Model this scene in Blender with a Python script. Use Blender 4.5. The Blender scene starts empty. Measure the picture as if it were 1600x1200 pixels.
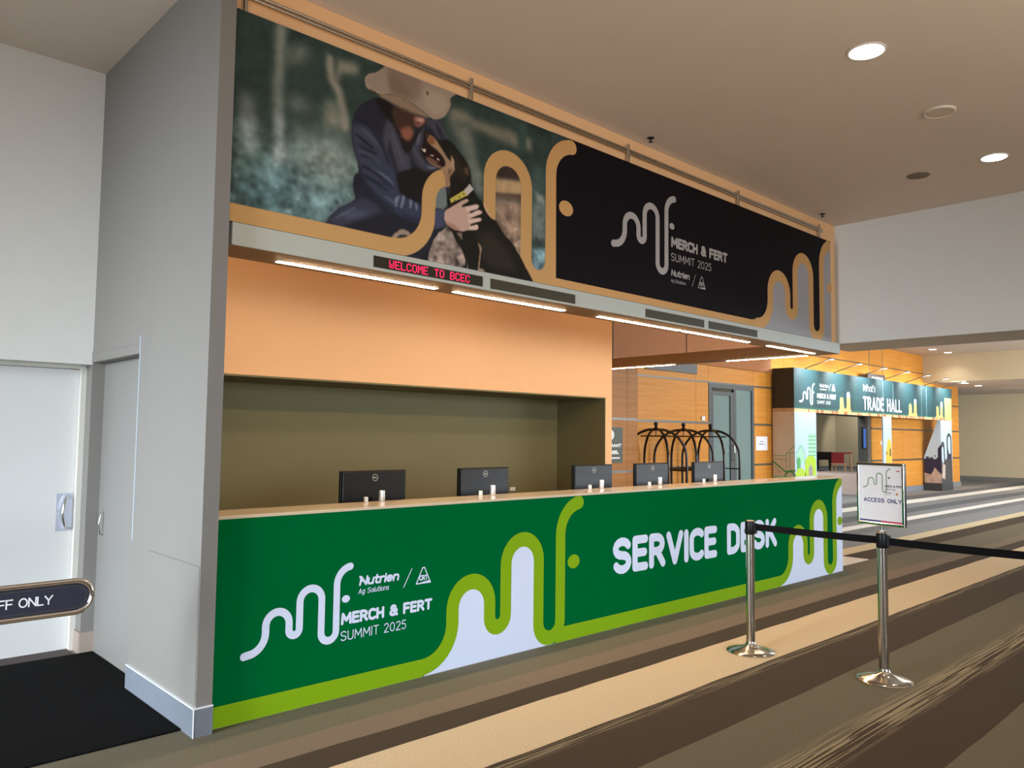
import bpy, bmesh, math, random
import numpy as np
from mathutils import Vector, Matrix

random.seed(7)
SC = bpy.context.scene
COL = SC.collection
PI = math.pi

# ------------------------------------------------------------------ camera, world, lights, exposure
cam_d = bpy.data.cameras.new('camera')
cam = bpy.data.objects.new('camera', cam_d)
COL.objects.link(cam)
F_PX, YAW, PITCH, ROLL = 1227.98, 0.812948, 0.0646942, 0.0117336
cam_d.sensor_fit = 'HORIZONTAL'
cam_d.sensor_width = 36.0
cam_d.lens = F_PX / 1600 * 36.0
cam_d.clip_end = 200
fw = Vector((math.cos(YAW) * math.cos(PITCH), math.sin(YAW) * math.cos(PITCH), math.sin(PITCH)))
rt = Vector((math.sin(YAW), -math.cos(YAW), 0))
up = rt.cross(fw)
rt2 = rt * math.cos(ROLL) + up * math.sin(ROLL)
up2 = up * math.cos(ROLL) - rt * math.sin(ROLL)
mw = Matrix(((rt2.x, up2.x, -fw.x, 0), (rt2.y, up2.y, -fw.y, 0), (rt2.z, up2.z, -fw.z, 0), (0, 0, 0, 1)))
mw.translation = (0, 0, 1.58)
cam.matrix_world = mw
SC.camera = cam

SC.view_settings.view_transform = 'Standard'
SC.view_settings.look = 'None'
SC.view_settings.gamma = 1.0
SC.view_settings.use_curve_mapping = False
SC.view_settings.exposure = 0.0

world = bpy.data.worlds.new('daylight')
SC.world = world
world.use_nodes = True
bg = world.node_tree.nodes['Background']
bg.inputs['Color'].default_value = (0.78, 0.88, 1.0, 1)
bg.inputs['Strength'].default_value = 0.16


def area(name, loc, target, sx, sy, power, col, spread=180):
    d = bpy.data.lights.new(name, 'AREA')
    d.shape = 'RECTANGLE'
    d.size, d.size_y = sx, sy
    d.energy = power
    d.color = col
    d.spread = math.radians(spread)
    o = bpy.data.objects.new(name, d)
    COL.objects.link(o)
    o.location = loc
    o.rotation_euler = (Vector(target) - Vector(loc)).to_track_quat('-Z', 'Z').to_euler()
    return o


def spot(name, loc, target, power, col, angle=90, blend=0.6, r=0.05):
    d = bpy.data.lights.new(name, 'SPOT')
    d.energy = power
    d.color = col
    d.spot_size = math.radians(angle)
    d.spot_blend = blend
    d.shadow_soft_size = r
    o = bpy.data.objects.new(name, d)
    COL.objects.link(o)
    o.location = loc
    o.rotation_euler = (Vector(target) - Vector(loc)).to_track_quat('-Z', 'Y').to_euler()
    return o


COOL = (0.80, 0.90, 1.0)
WARM = (1.0, 0.74, 0.45)
# daylight of the foyer windows, to the left of and behind the photographer
area('window_daylight', (-5.5, 3.3, 1.5), (1.7, 4.9, .0), 5.0, 2.0, 215, COOL, 52)
area('window_daylight_back', (-.5, -9.0, 2.2), (5.2, 4.2, -.6), 12.0, 2.4, 185, COOL, 50)
# daylight at the far end of the concourse, to the right
area('window_daylight_far', (24.0, -8.0, 2.2), (24.0, 8.0, 0.2), 16.0, 2.6, 2000, COOL, 140)
# added warm fill aimed up to brighten the ceiling; stands for no known lamp
area('ceiling_fill', (3.5, -2.0, 2.2), (3.7, -1.2, 4.2), 12.0, 3.5, 255, (1.0, 0.84, 0.70), 146)
# uplights standing on the canopy, washing the wall behind the desk
for ux in (2.45, 5.0, 7.35):
    area('canopy_uplight', (ux, 4.62, 2.95), (ux, 6.2, 2.75), .5, .08, 8.0, (1.0, .73, .49))
# warm ceiling light over the far concourse
area('concourse_light', (20.0, 4.5, 4.15), (20.0, 6.8, 0.0), 14.0, 2.0, 520, (1.0, 0.95, 0.88))
area('concourse_end_light', (30.5, 6.0, 3.3), (32.5, 6.2, 0.0), 5.0, 4.0, 210, (1.0, 0.88, 0.68))
area('trade_room_light', (38.0, 15.0, 4.1), (38.0, 15.2, 0.0), 10.0, 8.0, 420, (1.0, 0.92, 0.8))
area('trade_entry_light', (20.5, 11.0, 4.1), (22.0, 10.5, 0.0), 3.0, 2.0, 260, (1.0, 0.92, 0.84))
spot('trade_room_spot', (44.5, 17.6, 4.0), (46.0, 19.6, 1.6), 400, (1.0, 0.9, 0.7), 70)


# ------------------------------------------------------------------ helpers
def s2l(c):
    c = c / 255.0
    return c / 12.92 if c <= 0.04045 else ((c + 0.055) / 1.055) ** 2.4


def lin(rgb, g=1.0):
    return tuple(min(0.92, s2l(v) * g) for v in rgb) + (1.0,)


MATS = {}


def mat(name, rgb, rough=0.6, metal=0.0, gain=1.0, var=0.05, vscale=6.0, spec=0.5, bump=0.0, bscale=200.0):
    """procedural material: base colour with a slight noise variation, optional fine bump"""
    if name in MATS:
        return MATS[name]
    m = bpy.data.materials.new(name)
    m.use_nodes = True
    nt = m.node_tree
    b = nt.nodes['Principled BSDF']
    b.inputs['Roughness'].default_value = rough
    b.inputs['Metallic'].default_value = metal
    b.inputs['Specular IOR Level'].default_value = spec
    c = lin(rgb, gain)
    tc = nt.nodes.new('ShaderNodeTexCoord')
    nz = nt.nodes.new('ShaderNodeTexNoise')
    nz.inputs['Scale'].default_value = vscale
    nz.inputs['Detail'].default_value = 3
    nt.links.new(tc.outputs['Object'], nz.inputs['Vector'])
    mx = nt.nodes.new('ShaderNodeMix')
    mx.data_type = 'RGBA'
    mx.inputs['A'].default_value = tuple(v * (1 - var) for v in c[:3]) + (1,)
    mx.inputs['B'].default_value = tuple(min(0.95, v * (1 + var)) for v in c[:3]) + (1,)
    nt.links.new(nz.outputs['Fac'], mx.inputs['Factor'])
    nt.links.new(mx.outputs['Result'], b.inputs['Base Color'])
    if bump:
        n2 = nt.nodes.new('ShaderNodeTexNoise')
        n2.inputs['Scale'].default_value = bscale
        nt.links.new(tc.outputs['Object'], n2.inputs['Vector'])
        bp = nt.nodes.new('ShaderNodeBump')
        bp.inputs['Strength'].default_value = bump
        bp.inputs['Distance'].default_value = 0.002
        nt.links.new(n2.outputs['Fac'], bp.inputs['Height'])
        nt.links.new(bp.outputs['Normal'], b.inputs['Normal'])
    MATS[name] = m
    return m


def emit(name, col, strength):
    if name in MATS:
        return MATS[name]
    m = bpy.data.materials.new(name)
    m.use_nodes = True
    nt = m.node_tree
    nt.nodes.remove(nt.nodes['Principled BSDF'])
    e = nt.nodes.new('ShaderNodeEmission')
    e.inputs['Color'].default_value = tuple(col) + (1,)
    e.inputs['Strength'].default_value = strength
    nt.links.new(e.outputs['Emission'], nt.nodes['Material Output'].inputs['Surface'])
    MATS[name] = m
    return m


class MB:
    """collects shapes and links them as ONE mesh object"""

    def __init__(self):
        self.v, self.f, self.mi = [], [], []

    def add(self, vs, fs, m=0):
        o = len(self.v)
        self.v += [tuple(p) for p in vs]
        self.f += [tuple(i + o for i in f) for f in fs]
        self.mi += [m] * len(fs)
        return self

    def box(self, x0, x1, y0, y1, z0, z1, m=0):
        v = [(x, y, z) for z in (z0, z1) for y in (y0, y1) for x in (x0, x1)]
        return self.add(v, [(0, 2, 3, 1), (4, 5, 7, 6), (0, 1, 5, 4), (2, 6, 7, 3), (0, 4, 6, 2), (1, 3, 7, 5)], m)

    def poly(self, pts, m=0):
        return self.add(pts, [tuple(range(len(pts)))], m)

    def prism(self, pts, off, m=0):
        n = len(pts)
        a = [Vector(p) for p in pts]
        b = [p + Vector(off) for p in a]
        fs = [tuple(range(n))[::-1], tuple(range(n, 2 * n))]
        fs += [(i, (i + 1) % n, n + (i + 1) % n, n + i) for i in range(n)]
        return self.add(a + b, fs, m)

    def tube(self, pts, r, seg=10, m=0, cap=True):
        pts = [Vector(p) for p in pts]
        n = len(pts)
        rs = r if isinstance(r, (list, tuple)) else [r] * n
        vs, fs = [], []
        t0 = (pts[1] - pts[0]).normalized()
        ref = Vector((0, 0, 1)) if abs(t0.z) < 0.9 else Vector((1, 0, 0))
        u = t0.cross(ref).normalized()
        for i, p in enumerate(pts):
            if i == 0:
                t = pts[1] - pts[0]
            elif i == n - 1:
                t = pts[-1] - pts[-2]
            else:
                t = pts[i + 1] - pts[i - 1]
            t = t.normalized()
            u = (u - t * u.dot(t)).normalized()
            w = t.cross(u)
            for k in range(seg):
                a = 2 * PI * k / seg
                vs.append(p + (u * math.cos(a) + w * math.sin(a)) * rs[i])
        for i in range(n - 1):
            for k in range(seg):
                k2 = (k + 1) % seg
                fs.append((i * seg + k, i * seg + k2, (i + 1) * seg + k2, (i + 1) * seg + k))
        if cap:
            fs.append(tuple(range(seg))[::-1])
            fs.append(tuple((n - 1) * seg + k for k in range(seg)))
        return self.add(vs, fs, m)

    def lathe(self, prof, c=(0, 0, 0), seg=32, m=0):
        vs, fs = [], []
        n = len(prof)
        for r, z in prof:
            for k in range(seg):
                a = 2 * PI * k / seg
                vs.append((c[0] + r * math.cos(a), c[1] + r * math.sin(a), c[2] + z))
        for i in range(n - 1):
            for k in range(seg):
                k2 = (k + 1) % seg
                fs.append((i * seg + k, i * seg + k2, (i + 1) * seg + k2, (i + 1) * seg + k))
        fs.append(tuple(range(seg))[::-1])
        fs.append(tuple((n - 1) * seg + k for k in range(seg)))
        return self.add(vs, fs, m)

    def build(self, name, mats, parent=None, origin=(0, 0, 0), smooth=0, bevel=0.0):
        me = bpy.data.meshes.new(name)
        og = Vector(origin)
        me.from_pydata([tuple(Vector(p) - og) for p in self.v], [], self.f)
        if not isinstance(mats, (list, tuple)):
            mats = [mats]
        for m in mats:
            me.materials.append(m)
        me.polygons.foreach_set('material_index', self.mi)
        me.update()
        bm = bmesh.new()
        bm.from_mesh(me)
        if bevel or smooth:
            bmesh.ops.recalc_face_normals(bm, faces=bm.faces)
        bm.to_mesh(me)
        bm.free()
        if smooth:
            me.polygons.foreach_set('use_smooth', [True] * len(me.polygons))
            me.set_sharp_from_angle(angle=math.radians(smooth))
        o = bpy.data.objects.new(name, me)
        COL.objects.link(o)
        if parent is not None:
            o.parent = parent
        else:
            o.location = og
        if bevel:
            b = o.modifiers.new('bevel', 'BEVEL')
            b.width = bevel
            b.segments = 2
            b.limit_method = 'ANGLE'
            b.angle_limit = math.radians(40)
        return o


def tag(o, label, cat, group=None, kind=None):
    o['label'] = label
    o['category'] = cat
    if group:
        o['group'] = group
    if kind:
        o['kind'] = kind
    return o


def struct(o, label=None, cat=None):
    o['kind'] = 'structure'
    if label:
        o['label'] = label
        o['category'] = cat
    return o


def thing(name, loc, label, cat, group=None, rz=0.0):
    o = bpy.data.objects.new(name, None)
    o.empty_display_size = 0.1
    COL.objects.link(o)
    o.location = loc
    o.rotation_euler = (0, 0, rz)
    return tag(o, label, cat, group)


def copy_tree(o, parent=None):
    c = o.copy()
    COL.objects.link(c)
    if parent is not None:
        c.parent = parent
    for ch in [x for x in bpy.data.objects if x.parent == o]:
        copy_tree(ch, c)
    return c


# ---- flat printing: strokes, letters and shapes in the (u, v) plane of a surface
def arc(cx, cy, rx, ry, a0, a1, n=10):
    return [(cx + rx * math.cos(math.radians(a0 + (a1 - a0) * i / n)),
             cy + ry * math.sin(math.radians(a0 + (a1 - a0) * i / n))) for i in range(n + 1)]


GLYPH = {
    'S': (.5, [arc(.25, .755, .25, .245, 25, 270, 10) + arc(.25, .255, .25, .255, 90, -155, 10)]),
    'E': (.42, [[(.42, 1), (0, 1), (0, 0), (.42, 0)], [(0, .52), (.38, .52)]]),
    'F': (.42, [[(.42, 1), (0, 1), (0, 0)], [(0, .5), (.37, .5)]]),
    'R': (.48, [[(0, 0), (0, 1), (.22, 1)] + arc(.22, .74, .23, .26, 90, -90, 8) + [(0, .48)], [(.24, .48), (.48, 0)]]),
    'V': (.54, [[(0, 1), (.27, 0), (.54, 1)]]),
    'I': (.0, [[(0, 0), (0, 1)]]),
    'C': (.46, [arc(.27, .72, .27, .28, 40, 180, 8) + arc(.27, .28, .27, .28, 180, 320, 8)]),
    'D': (.48, [[(0, 0), (0, 1), (.18, 1)] + arc(.18, .7, .3, .3, 90, 0, 6) + arc(.18, .3, .3, .3, 0, -90, 6) + [(0, 0)]]),
    'K': (.48, [[(0, 0), (0, 1)], [(.45, 1), (.0, .42)], [(.14, .58), (.48, 0)]]),
    'M': (.66, [[(0, 0), (.04, 1), (.33, .3), (.62, 1), (.66, 0)]]),
    'H': (.48, [[(0, 0), (0, 1)], [(.48, 0), (.48, 1)], [(0, .5), (.48, .5)]]),
    'T': (.52, [[(0, 1), (.52, 1)], [(.26, 1), (.26, 0)]]),
    'U': (.5, [[(0, 1), (0, .25)] + arc(.25, .25, .25, .25, 180, 360, 10) + [(.5, 1)]]),
    'N': (.5, [[(0, 0), (0, 1), (.5, 0), (.5, 1)]]),
    'A': (.56, [[(0, 0), (.28, 1), (.56, 0)], [(.1, .32), (.46, .32)]]),
    'L': (.4, [[(0, 1), (0, 0), (.4, 0)]]),
    'O': (.56, [arc(.28, .5, .28, .5, 90, 450, 18)]),
    'Y': (.54, [[(0, 1), (.27, .46), (.54, 1)], [(.27, .46), (.27, 0)]]),
    '0': (.46, [arc(.23, .5, .23, .5, 90, 450, 18)]),
    '2': (.44, [arc(.22, .76, .21, .24, 160, -30, 9) + [(0, 0), (.44, 0)]]),
    '5': (.42, [[(.4, 1), (.05, 1), (.02, .58)] + arc(.18, .32, .23, .32, 110, -145, 10)]),
    '&': (.56, [[(.56, 0), (.1, .72)] + arc(.25, .8, .17, .2, 200, -30, 8) + [(.08, .42)] + arc(.22, .22, .22, .22, 150, 330, 8) + [(.54, .5)]]),
    'u': (.4, [[(0, .7), (0, .2)] + arc(.2, .2, .2, .2, 180, 360, 8) + [(.4, .7), (.4, 0)]]),
    't': (.3, [[(.1, 1), (.1, .18)] + arc(.26, .18, .16, .18, 180, 290, 5), [(0, .7), (.3, .7)]]),
    'r': (.26, [[(0, 0), (0, .7)], arc(.22, .45, .22, .25, 180, 80, 5)]),
    'i': (.0, [[(0, 0), (0, .7)], [(0, .95), (0, .96)]]),
    'e': (.42, [[(.0, .36), (.42, .36)] + arc(.21, .36, .21, .34, 0, 180, 8) + arc(.21, .34, .21, .34, 180, 310, 7)]),
    'n': (.4, [[(0, 0), (0, .7)], [(0, .45)] + arc(.2, .47, .2, .23, 180, 0, 8) + [(.4, 0)]]),
    'g': (.42, [arc(.21, .36, .21, .34, 10, 360, 14), [(.42, .7), (.42, -.1)] + arc(.21, -.1, .21, .18, 0, -140, 7)]),
    'o': (.44, [arc(.22, .35, .22, .35, 90, 450, 14)]),
    'l': (.0, [[(0, 0), (0, 1)]]),
    's': (.34, [arc(.17, .53, .17, .17, 30, 270, 7) + arc(.17, .18, .17, .18, 90, -150, 7)]),
    'a': (.42, [arc(.21, .36, .21, .34, 10, 360, 14), [(.42, .7), (.42, 0)]]),
    'd': (.42, [arc(.21, .36, .21, .34, 10, 360, 14), [(.42, 1), (.42, 0)]]),
    'h': (.4, [[(0, 0), (0, 1)], [(0, .45)] + arc(.2, .47, .2, .23, 180, 0, 8) + [(.4, 0)]]),
    'W': (.8, [[(0, 1), (.18, 0), (.4, .9), (.62, 0), (.8, 1)]]),
    "'": (.0, [[(0, 1), (0, .85)]]),
    ' ': (.22, []),
}


class Art(MB):
    """flat print on a plane: point = O + u*U + v*V, layers lifted by a fraction of a millimetre along N"""

    def __init__(self, O, U, V, N, eps=0.0005):
        super().__init__()
        self.O, self.U, self.V, self.N, self.eps = Vector(O), Vector(U), Vector(V), Vector(N), eps

    def P(self, u, v, L):
        return self.O + self.U * u + self.V * v + self.N * (self.eps * L)

    def shape(self, pts, L, m):
        pts = list(pts)
        ar = sum(pts[i][0] * pts[(i + 1) % len(pts)][1] - pts[(i + 1) % len(pts)][0] * pts[i][1] for i in range(len(pts)))
        if (ar > 0) != (self.U.cross(self.V).dot(self.N) > 0):
            pts = pts[::-1]
        return self.poly([self.P(u, v, L) for u, v in pts], m)

    def rect(self, u0, u1, v0, v1, L, m):
        return self.shape([(u0, v0), (u1, v0), (u1, v1), (u0, v1)], L, m)

    def dot(self, u, v, r, L, m, n=14, ry=None):
        ry = ry or r
        return self.shape([(u + r * math.cos(2 * PI * k / n), v + ry * math.sin(2 * PI * k / n)) for k in range(n)], L, m)

    def stroke(self, pts, w, L, m):
        """a round-ended ribbon: mitred strips, split at sharp corners; each piece gets a hair's lift of its own"""
        q = [Vector((pts[0][0], pts[0][1]))]
        for p in pts[1:]:
            p = Vector((p[0], p[1]))
            if (p - q[-1]).length > 1e-6:
                q.append(p)
        if len(q) < 2:
            return self.dot(q[0].x, q[0].y, w / 2, L, m)
        run = [q[0]]
        for i in range(1, len(q)):
            run.append(q[i])
            if i == len(q) - 1 or (q[i] - q[i - 1]).angle(q[i + 1] - q[i]) > .75:
                self.ribbon(run, w, L, m)
                run = [q[i]]
        return self

    def ribbon(self, pts, w, L, m):
        h = w / 2
        n = len(pts)
        self.k = (getattr(self, 'k', 0) + 1) % 17
        L = L + self.k * .045
        closed = n > 3 and (pts[0] - pts[-1]).length < 1e-4
        ds = [(pts[i + 1] - pts[i]).normalized() for i in range(n - 1)]
        lf, rg = [], []
        for i, p in enumerate(pts):
            d0 = ds[i - 1] if i > 0 else (ds[-1] if closed else ds[0])
            d1 = ds[i] if i < n - 1 else (ds[0] if closed else ds[-1])
            d = (d0 + d1).normalized()
            nn = Vector((-d.y, d.x))
            k = h / max(.5, nn.dot(Vector((-d0.y, d0.x))))
            lf.append(p + nn * k)
            rg.append(p - nn * k)
        for i in range(n - 1):
            self.shape([tuple(lf[i]), tuple(rg[i]), tuple(rg[i + 1]), tuple(lf[i + 1])], L, m)
        if not closed:
            for p, d, s in ((pts[0], ds[0], 1), (pts[-1], ds[-1], -1)):
                a0 = math.degrees(math.atan2(d.y, d.x)) + 90 * s
                self.shape(arc(p.x, p.y, h, h, a0, a0 + 180, 8), L, m)
        return self

    def text(self, s, u0, u1, v0, v1, sw, L, m, gap=.2, slant=0.0):
        """single-stroke lettering fitted between u0..u1 and v0..v1"""
        h = (v1 - v0) - sw
        tot, pos = 0.0, []
        for ch in s:
            w = GLYPH[ch][0]
            pos.append(tot)
            tot += w + gap
        tot -= gap
        k = (u1 - u0 - sw - slant * h * 0.0) / tot
        for ch, p in zip(s, pos):
            for pl in GLYPH[ch][1]:
                self.stroke([(u0 + sw / 2 + (p + x) * k + slant * (y * h), v0 + sw / 2 + y * h) for x, y in pl], sw, L, m)
        return self


def mf_path(x, z, s, deep=0.0):
    """the winding ribbon of the event logo: x = first riser, z = centre line of the base, s = size (1 = desk)"""
    p = []

    def ad(q):
        p.extend((x + (a - 3.433) * s, z + (b - .062) * s) for a, b in q)
    ad(arc(3.185, .31, .248, .248, -90, 0, 10))
    ad(arc(3.6015, .395, .1685, .169, 180, 0, 16))
    ad(arc(3.847, .295, .077, .077, 180, 360, 10))
    ad(arc(4.092, .645, .168, .168, 180, 0, 16))
    ad([(a, b - deep) for a, b in arc(4.3785, .174, .1185, .119, 180, 360, 14)])
    ad(arc(4.74, .81, .243, .245, 180, 97, 10))
    return p


def mf_logo(art, x, z, s, L, m, tail=0.29, deep=0.0, w=.105):
    p = mf_path(x, z, s, deep)
    art.stroke([(x - tail * s, z - .008 * s)] + p, w * s, L, m)
    art.dot(x + (4.648 - 3.433) * s, z + (.597 - .062) * s, .068 * s, L, m, 16, .053 * s)


def crt_mark(art, u0, u1, v0, v1, L, m, w):
    um = (u0 + u1) / 2
    art.stroke([(u0 + w, v0 + w), (u1 - w, v0 + w), (um + (u1 - u0) * .06, v1 - w), (um - (u1 - u0) * .06, v1 - w), (u0 + w, v0 + w)], w, L, m)
    h = v1 - v0
    art.text('CRT', u0 + (u1 - u0) * .24, u0 + (u1 - u0) * .78, v0 + h * .22, v0 + h * .52, w * 1.0, L, m, gap=.16)
    art.shape([(u0 + w, v0 + w * .5), (u1 - w, v0 + w * .5), (u1 - w * 1.4, v0 + h * .19), (um, v0 + h * .14), (u0 + w * 2, v0 + h * .07)], L, m)


# ------------------------------------------------------------------ materials
m_white_wall = mat('off white wall paint', (204, 202, 196), .75, var=.02)
m_grey_wall = mat('warm grey wall paint', (116, 112, 106), .6, var=.03)
m_orange = mat('apricot wall paint', (232, 184, 134), .7, var=.02)
m_olive = mat('olive grey wall paint', (114, 107, 72), .75, var=.03)
m_ceil = mat('ceiling paint', (214, 202, 190), .85, var=.02)
m_base = mat('grey skirting paint', (106, 111, 119), .45, var=.08, vscale=12)
m_base_edge = mat('worn skirting edge', (215, 218, 222), .45)
m_end_wall = mat('cream end wall paint', (206, 190, 158), .8, var=.02)
m_canopy = mat('grey green canopy paint', (176, 178, 168), .45, var=.02)
m_black = mat('black satin plastic', (15, 15, 16), .42, spec=.25)
m_steel = mat('brushed stainless steel', (200, 194, 184), .18, metal=1.0, var=.06, vscale=40)
m_chrome = mat('polished chrome', (215, 212, 208), .12, metal=1.0)
m_alu = mat('anodised aluminium trim', (104, 100, 93), .35, metal=.6)
m_darkframe = mat('dark grey door frame', (72, 76, 76), .45)
m_white_pl = mat('white plastic', (228, 226, 222), .4)
m_paper = mat('white paper', (232, 232, 236), .7, var=.01)
m_navy_sign = mat('navy sign plate', (40, 44, 58), .35)
m_white_ink = mat('white lettering', (235, 236, 240), .6)


def wood_mat(name, c1, c2, rough=.38):
    m = bpy.data.materials.new(name)
    m.use_nodes = True
    nt = m.node_tree
    b = nt.nodes['Principled BSDF']
    b.inputs['Roughness'].default_value = rough
    b.inputs['Specular IOR Level'].default_value = .2
    tc = nt.nodes.new('ShaderNodeTexCoord')
    mp = nt.nodes.new('ShaderNodeMapping')
    mp.inputs['Scale'].default_value = (.5, 2.0, 16.0)
    nz = nt.nodes.new('ShaderNodeTexNoise')
    nz.inputs['Scale'].default_value = 2.2
    nz.inputs['Detail'].default_value = 5
    nz.inputs['Distortion'].default_value = .4
    rp = nt.nodes.new('ShaderNodeValToRGB')
    rp.color_ramp.elements[0].position = .3
    rp.color_ramp.elements[0].color = lin(c1)
    rp.color_ramp.elements[1].position = .75
    rp.color_ramp.elements[1].color = lin(c2)
    nt.links.new(tc.outputs['Object'], mp.inputs['Vector'])
    nt.links.new(mp.outputs['Vector'], nz.inputs['Vector'])
    nt.links.new(nz.outputs['Fac'], rp.inputs['Fac'])
    nt.links.new(rp.outputs['Color'], b.inputs['Base Color'])
    return m


m_wood = wood_mat('honey timber veneer', (196, 126, 46), (216, 148, 64))
m_wood_pale = wood_mat('pale timber', (190, 150, 110), (215, 180, 140))


def carpet_mat():
    m = bpy.data.materials.new('striped carpet')
    m.use_nodes = True
    nt = m.node_tree
    N, Lk = nt.nodes, nt.links
    b = N['Principled BSDF']
    b.inputs['Roughness'].default_value = .95
    b.inputs['Specular IOR Level'].default_value = .25
    tc = N.new('ShaderNodeTexCoord')
    sp = N.new('ShaderNodeSeparateXYZ')
    Lk.new(tc.outputs['Object'], sp.inputs['Vector'])
    # slight waviness of the stripe edges along x
    mp = N.new('ShaderNodeMapping')
    mp.inputs['Scale'].default_value = (1.6, 9, 1)
    Lk.new(tc.outputs['Object'], mp.inputs['Vector'])
    wn = N.new('ShaderNodeTexNoise')
    wn.inputs['Scale'].default_value = 1.0
    wn.inputs['Detail'].default_value = 2
    Lk.new(mp.outputs['Vector'], wn.inputs['Vector'])
    w1 = N.new('ShaderNodeMath')
    w1.operation = 'MULTIPLY_ADD'
    w1.inputs[1].default_value = .03
    w1.inputs[2].default_value = -.015
    Lk.new(wn.outputs['Fac'], w1.inputs[0])
    y2 = N.new('ShaderNodeMath')
    y2.operation = 'ADD'
    Lk.new(sp.outputs['Y'], y2.inputs[0])
    Lk.new(w1.outputs[0], y2.inputs[1])
    nr = N.new('ShaderNodeMapRange')
    nr.inputs['From Min'].default_value = -2.0
    nr.inputs['From Max'].default_value = 12.0
    Lk.new(y2.outputs[0], nr.inputs['Value'])
    CREAM, OLIVE, BROWN, DARK = (208, 186, 152), (106, 99, 80), (122, 106, 88), (70, 58, 44)
    G1, G2, G3, WH = (134, 137, 140), (118, 120, 123), (102, 106, 112), (228, 228, 224)
    stripes = [(-2, OLIVE), (-1.0, DARK), (-.6, CREAM), (-.1, DARK), (.35, OLIVE), (1.39, DARK), (1.84, OLIVE), (2.37, DARK),
               (2.83, CREAM), (3.335, DARK), (3.565, BROWN), (3.75, OLIVE), (4.32, DARK), (4.69, (205, 190, 158)), (5.0, G1),
               (5.55, G2), (5.88, WH), (6.15, G1), (6.52, G3), (6.94, G1), (7.42, WH), (7.88, G3), (8.4, G1), (9.0, G2), (10.5, G3)]
    rp = N.new('ShaderNodeValToRGB')
    cr = rp.color_ramp
    cr.interpolation = 'CONSTANT'
    for i, (y, c) in enumerate(stripes):
        pos = (y + 2.0) / 14.0
        e = cr.elements[i] if i < 2 else cr.elements.new(pos)
        e.position = pos
        e.color = lin(c)
    Lk.new(nr.outputs['Result'], rp.inputs['Fac'])
    # broken pale threads along two of the stripe edges
    mp2 = N.new('ShaderNodeMapping')
    mp2.inputs['Scale'].default_value = (1.3, 75, 1)
    Lk.new(tc.outputs['Object'], mp2.inputs['Vector'])
    tn = N.new('ShaderNodeTexNoise')
    tn.inputs['Scale'].default_value = 1.0
    tn.inputs['Detail'].default_value = 1
    Lk.new(mp2.outputs['Vector'], tn.inputs['Vector'])
    th = N.new('ShaderNodeValToRGB')
    th.color_ramp.interpolation = 'CONSTANT'
    th.color_ramp.elements[0].color = (0, 0, 0, 1)
    th.color_ramp.elements[1].position = .5
    th.color_ramp.elements[1].color = (1, 1, 1, 1)
    Lk.new(tn.outputs['Fac'], th.inputs['Fac'])
    bands = N.new('ShaderNodeValToRGB')
    cb = bands.color_ramp
    cb.interpolation = 'LINEAR'
    cb.elements[0].position = 0
    cb.elements[0].color = (0, 0, 0, 1)
    cb.elements[1].position = 1
    cb.elements[1].color = (0, 0, 0, 1)
    for y, v in ((1.74, 0), (1.79, 1), (1.92, 1), (1.98, 0), (2.775, 0), (2.79, .8), (2.85, .8), (2.86, 0)):
        e = cb.elements.new((y + 2) / 14)
        e.color = (v, v, v, 1)
    Lk.new(nr.outputs['Result'], bands.inputs['Fac'])
    ml = N.new('ShaderNodeMath')
    ml.operation = 'MULTIPLY'
    Lk.new(th.outputs['Color'], ml.inputs[0])
    Lk.new(bands.outputs['Color'], ml.inputs[1])
    mx = N.new('ShaderNodeMix')
    mx.data_type = 'RGBA'
    Lk.new(ml.outputs[0], mx.inputs['Factor'])
    Lk.new(rp.outputs['Color'], mx.inputs['A'])
    mx.inputs['B'].default_value = lin((150, 136, 108))
    # heathered yarn
    mp3 = N.new('ShaderNodeMapping')
    mp3.inputs['Scale'].default_value = (70, 240, 1)
    Lk.new(tc.outputs['Object'], mp3.inputs['Vector'])
    hn = N.new('ShaderNodeTexNoise')
    hn.inputs['Scale'].default_value = 1.0
    hn.inputs['Detail'].default_value = 3
    Lk.new(mp3.outputs['Vector'], hn.inputs['Vector'])
    hr = N.new('ShaderNodeMapRange')
    hr.inputs['From Min'].default_value = .3
    hr.inputs['From Max'].default_value = .7
    hr.inputs['To Min'].default_value = .82
    hr.inputs['To Max'].default_value = 1.16
    Lk.new(hn.outputs['Fac'], hr.inputs['Value'])
    m2 = N.new('ShaderNodeVectorMath')
    m2.operation = 'SCALE'
    Lk.new(mx.outputs['Result'], m2.inputs[0])
    Lk.new(hr.outputs['Result'], m2.inputs['Scale'])
    Lk.new(m2.outputs['Vector'], b.inputs['Base Color'])
    bp = N.new('ShaderNodeBump')
    bp.inputs['Strength'].default_value = .35
    bp.inputs['Distance'].default_value = .003
    Lk.new(hn.outputs['Fac'], bp.inputs['Height'])
    Lk.new(bp.outputs['Normal'], b.inputs['Normal'])
    return m


m_carpet = carpet_mat()

# ------------------------------------------------------------------ the setting
struct(MB().box(-14, 47, -14, 24, -.1, 0).build('floor', m_carpet))
struct(MB().box(-14, 10.45, -14, 12, 4.21, 4.4).build('ceiling', m_ceil))
struct(MB().box(10.45, 47, -14, 24, 4.255, 4.4).build('ceiling_far', m_ceil))
struct(MB().box(26.9, 35, -14, 12, 3.40, 3.5).build('ceiling_low', m_ceil))

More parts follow.
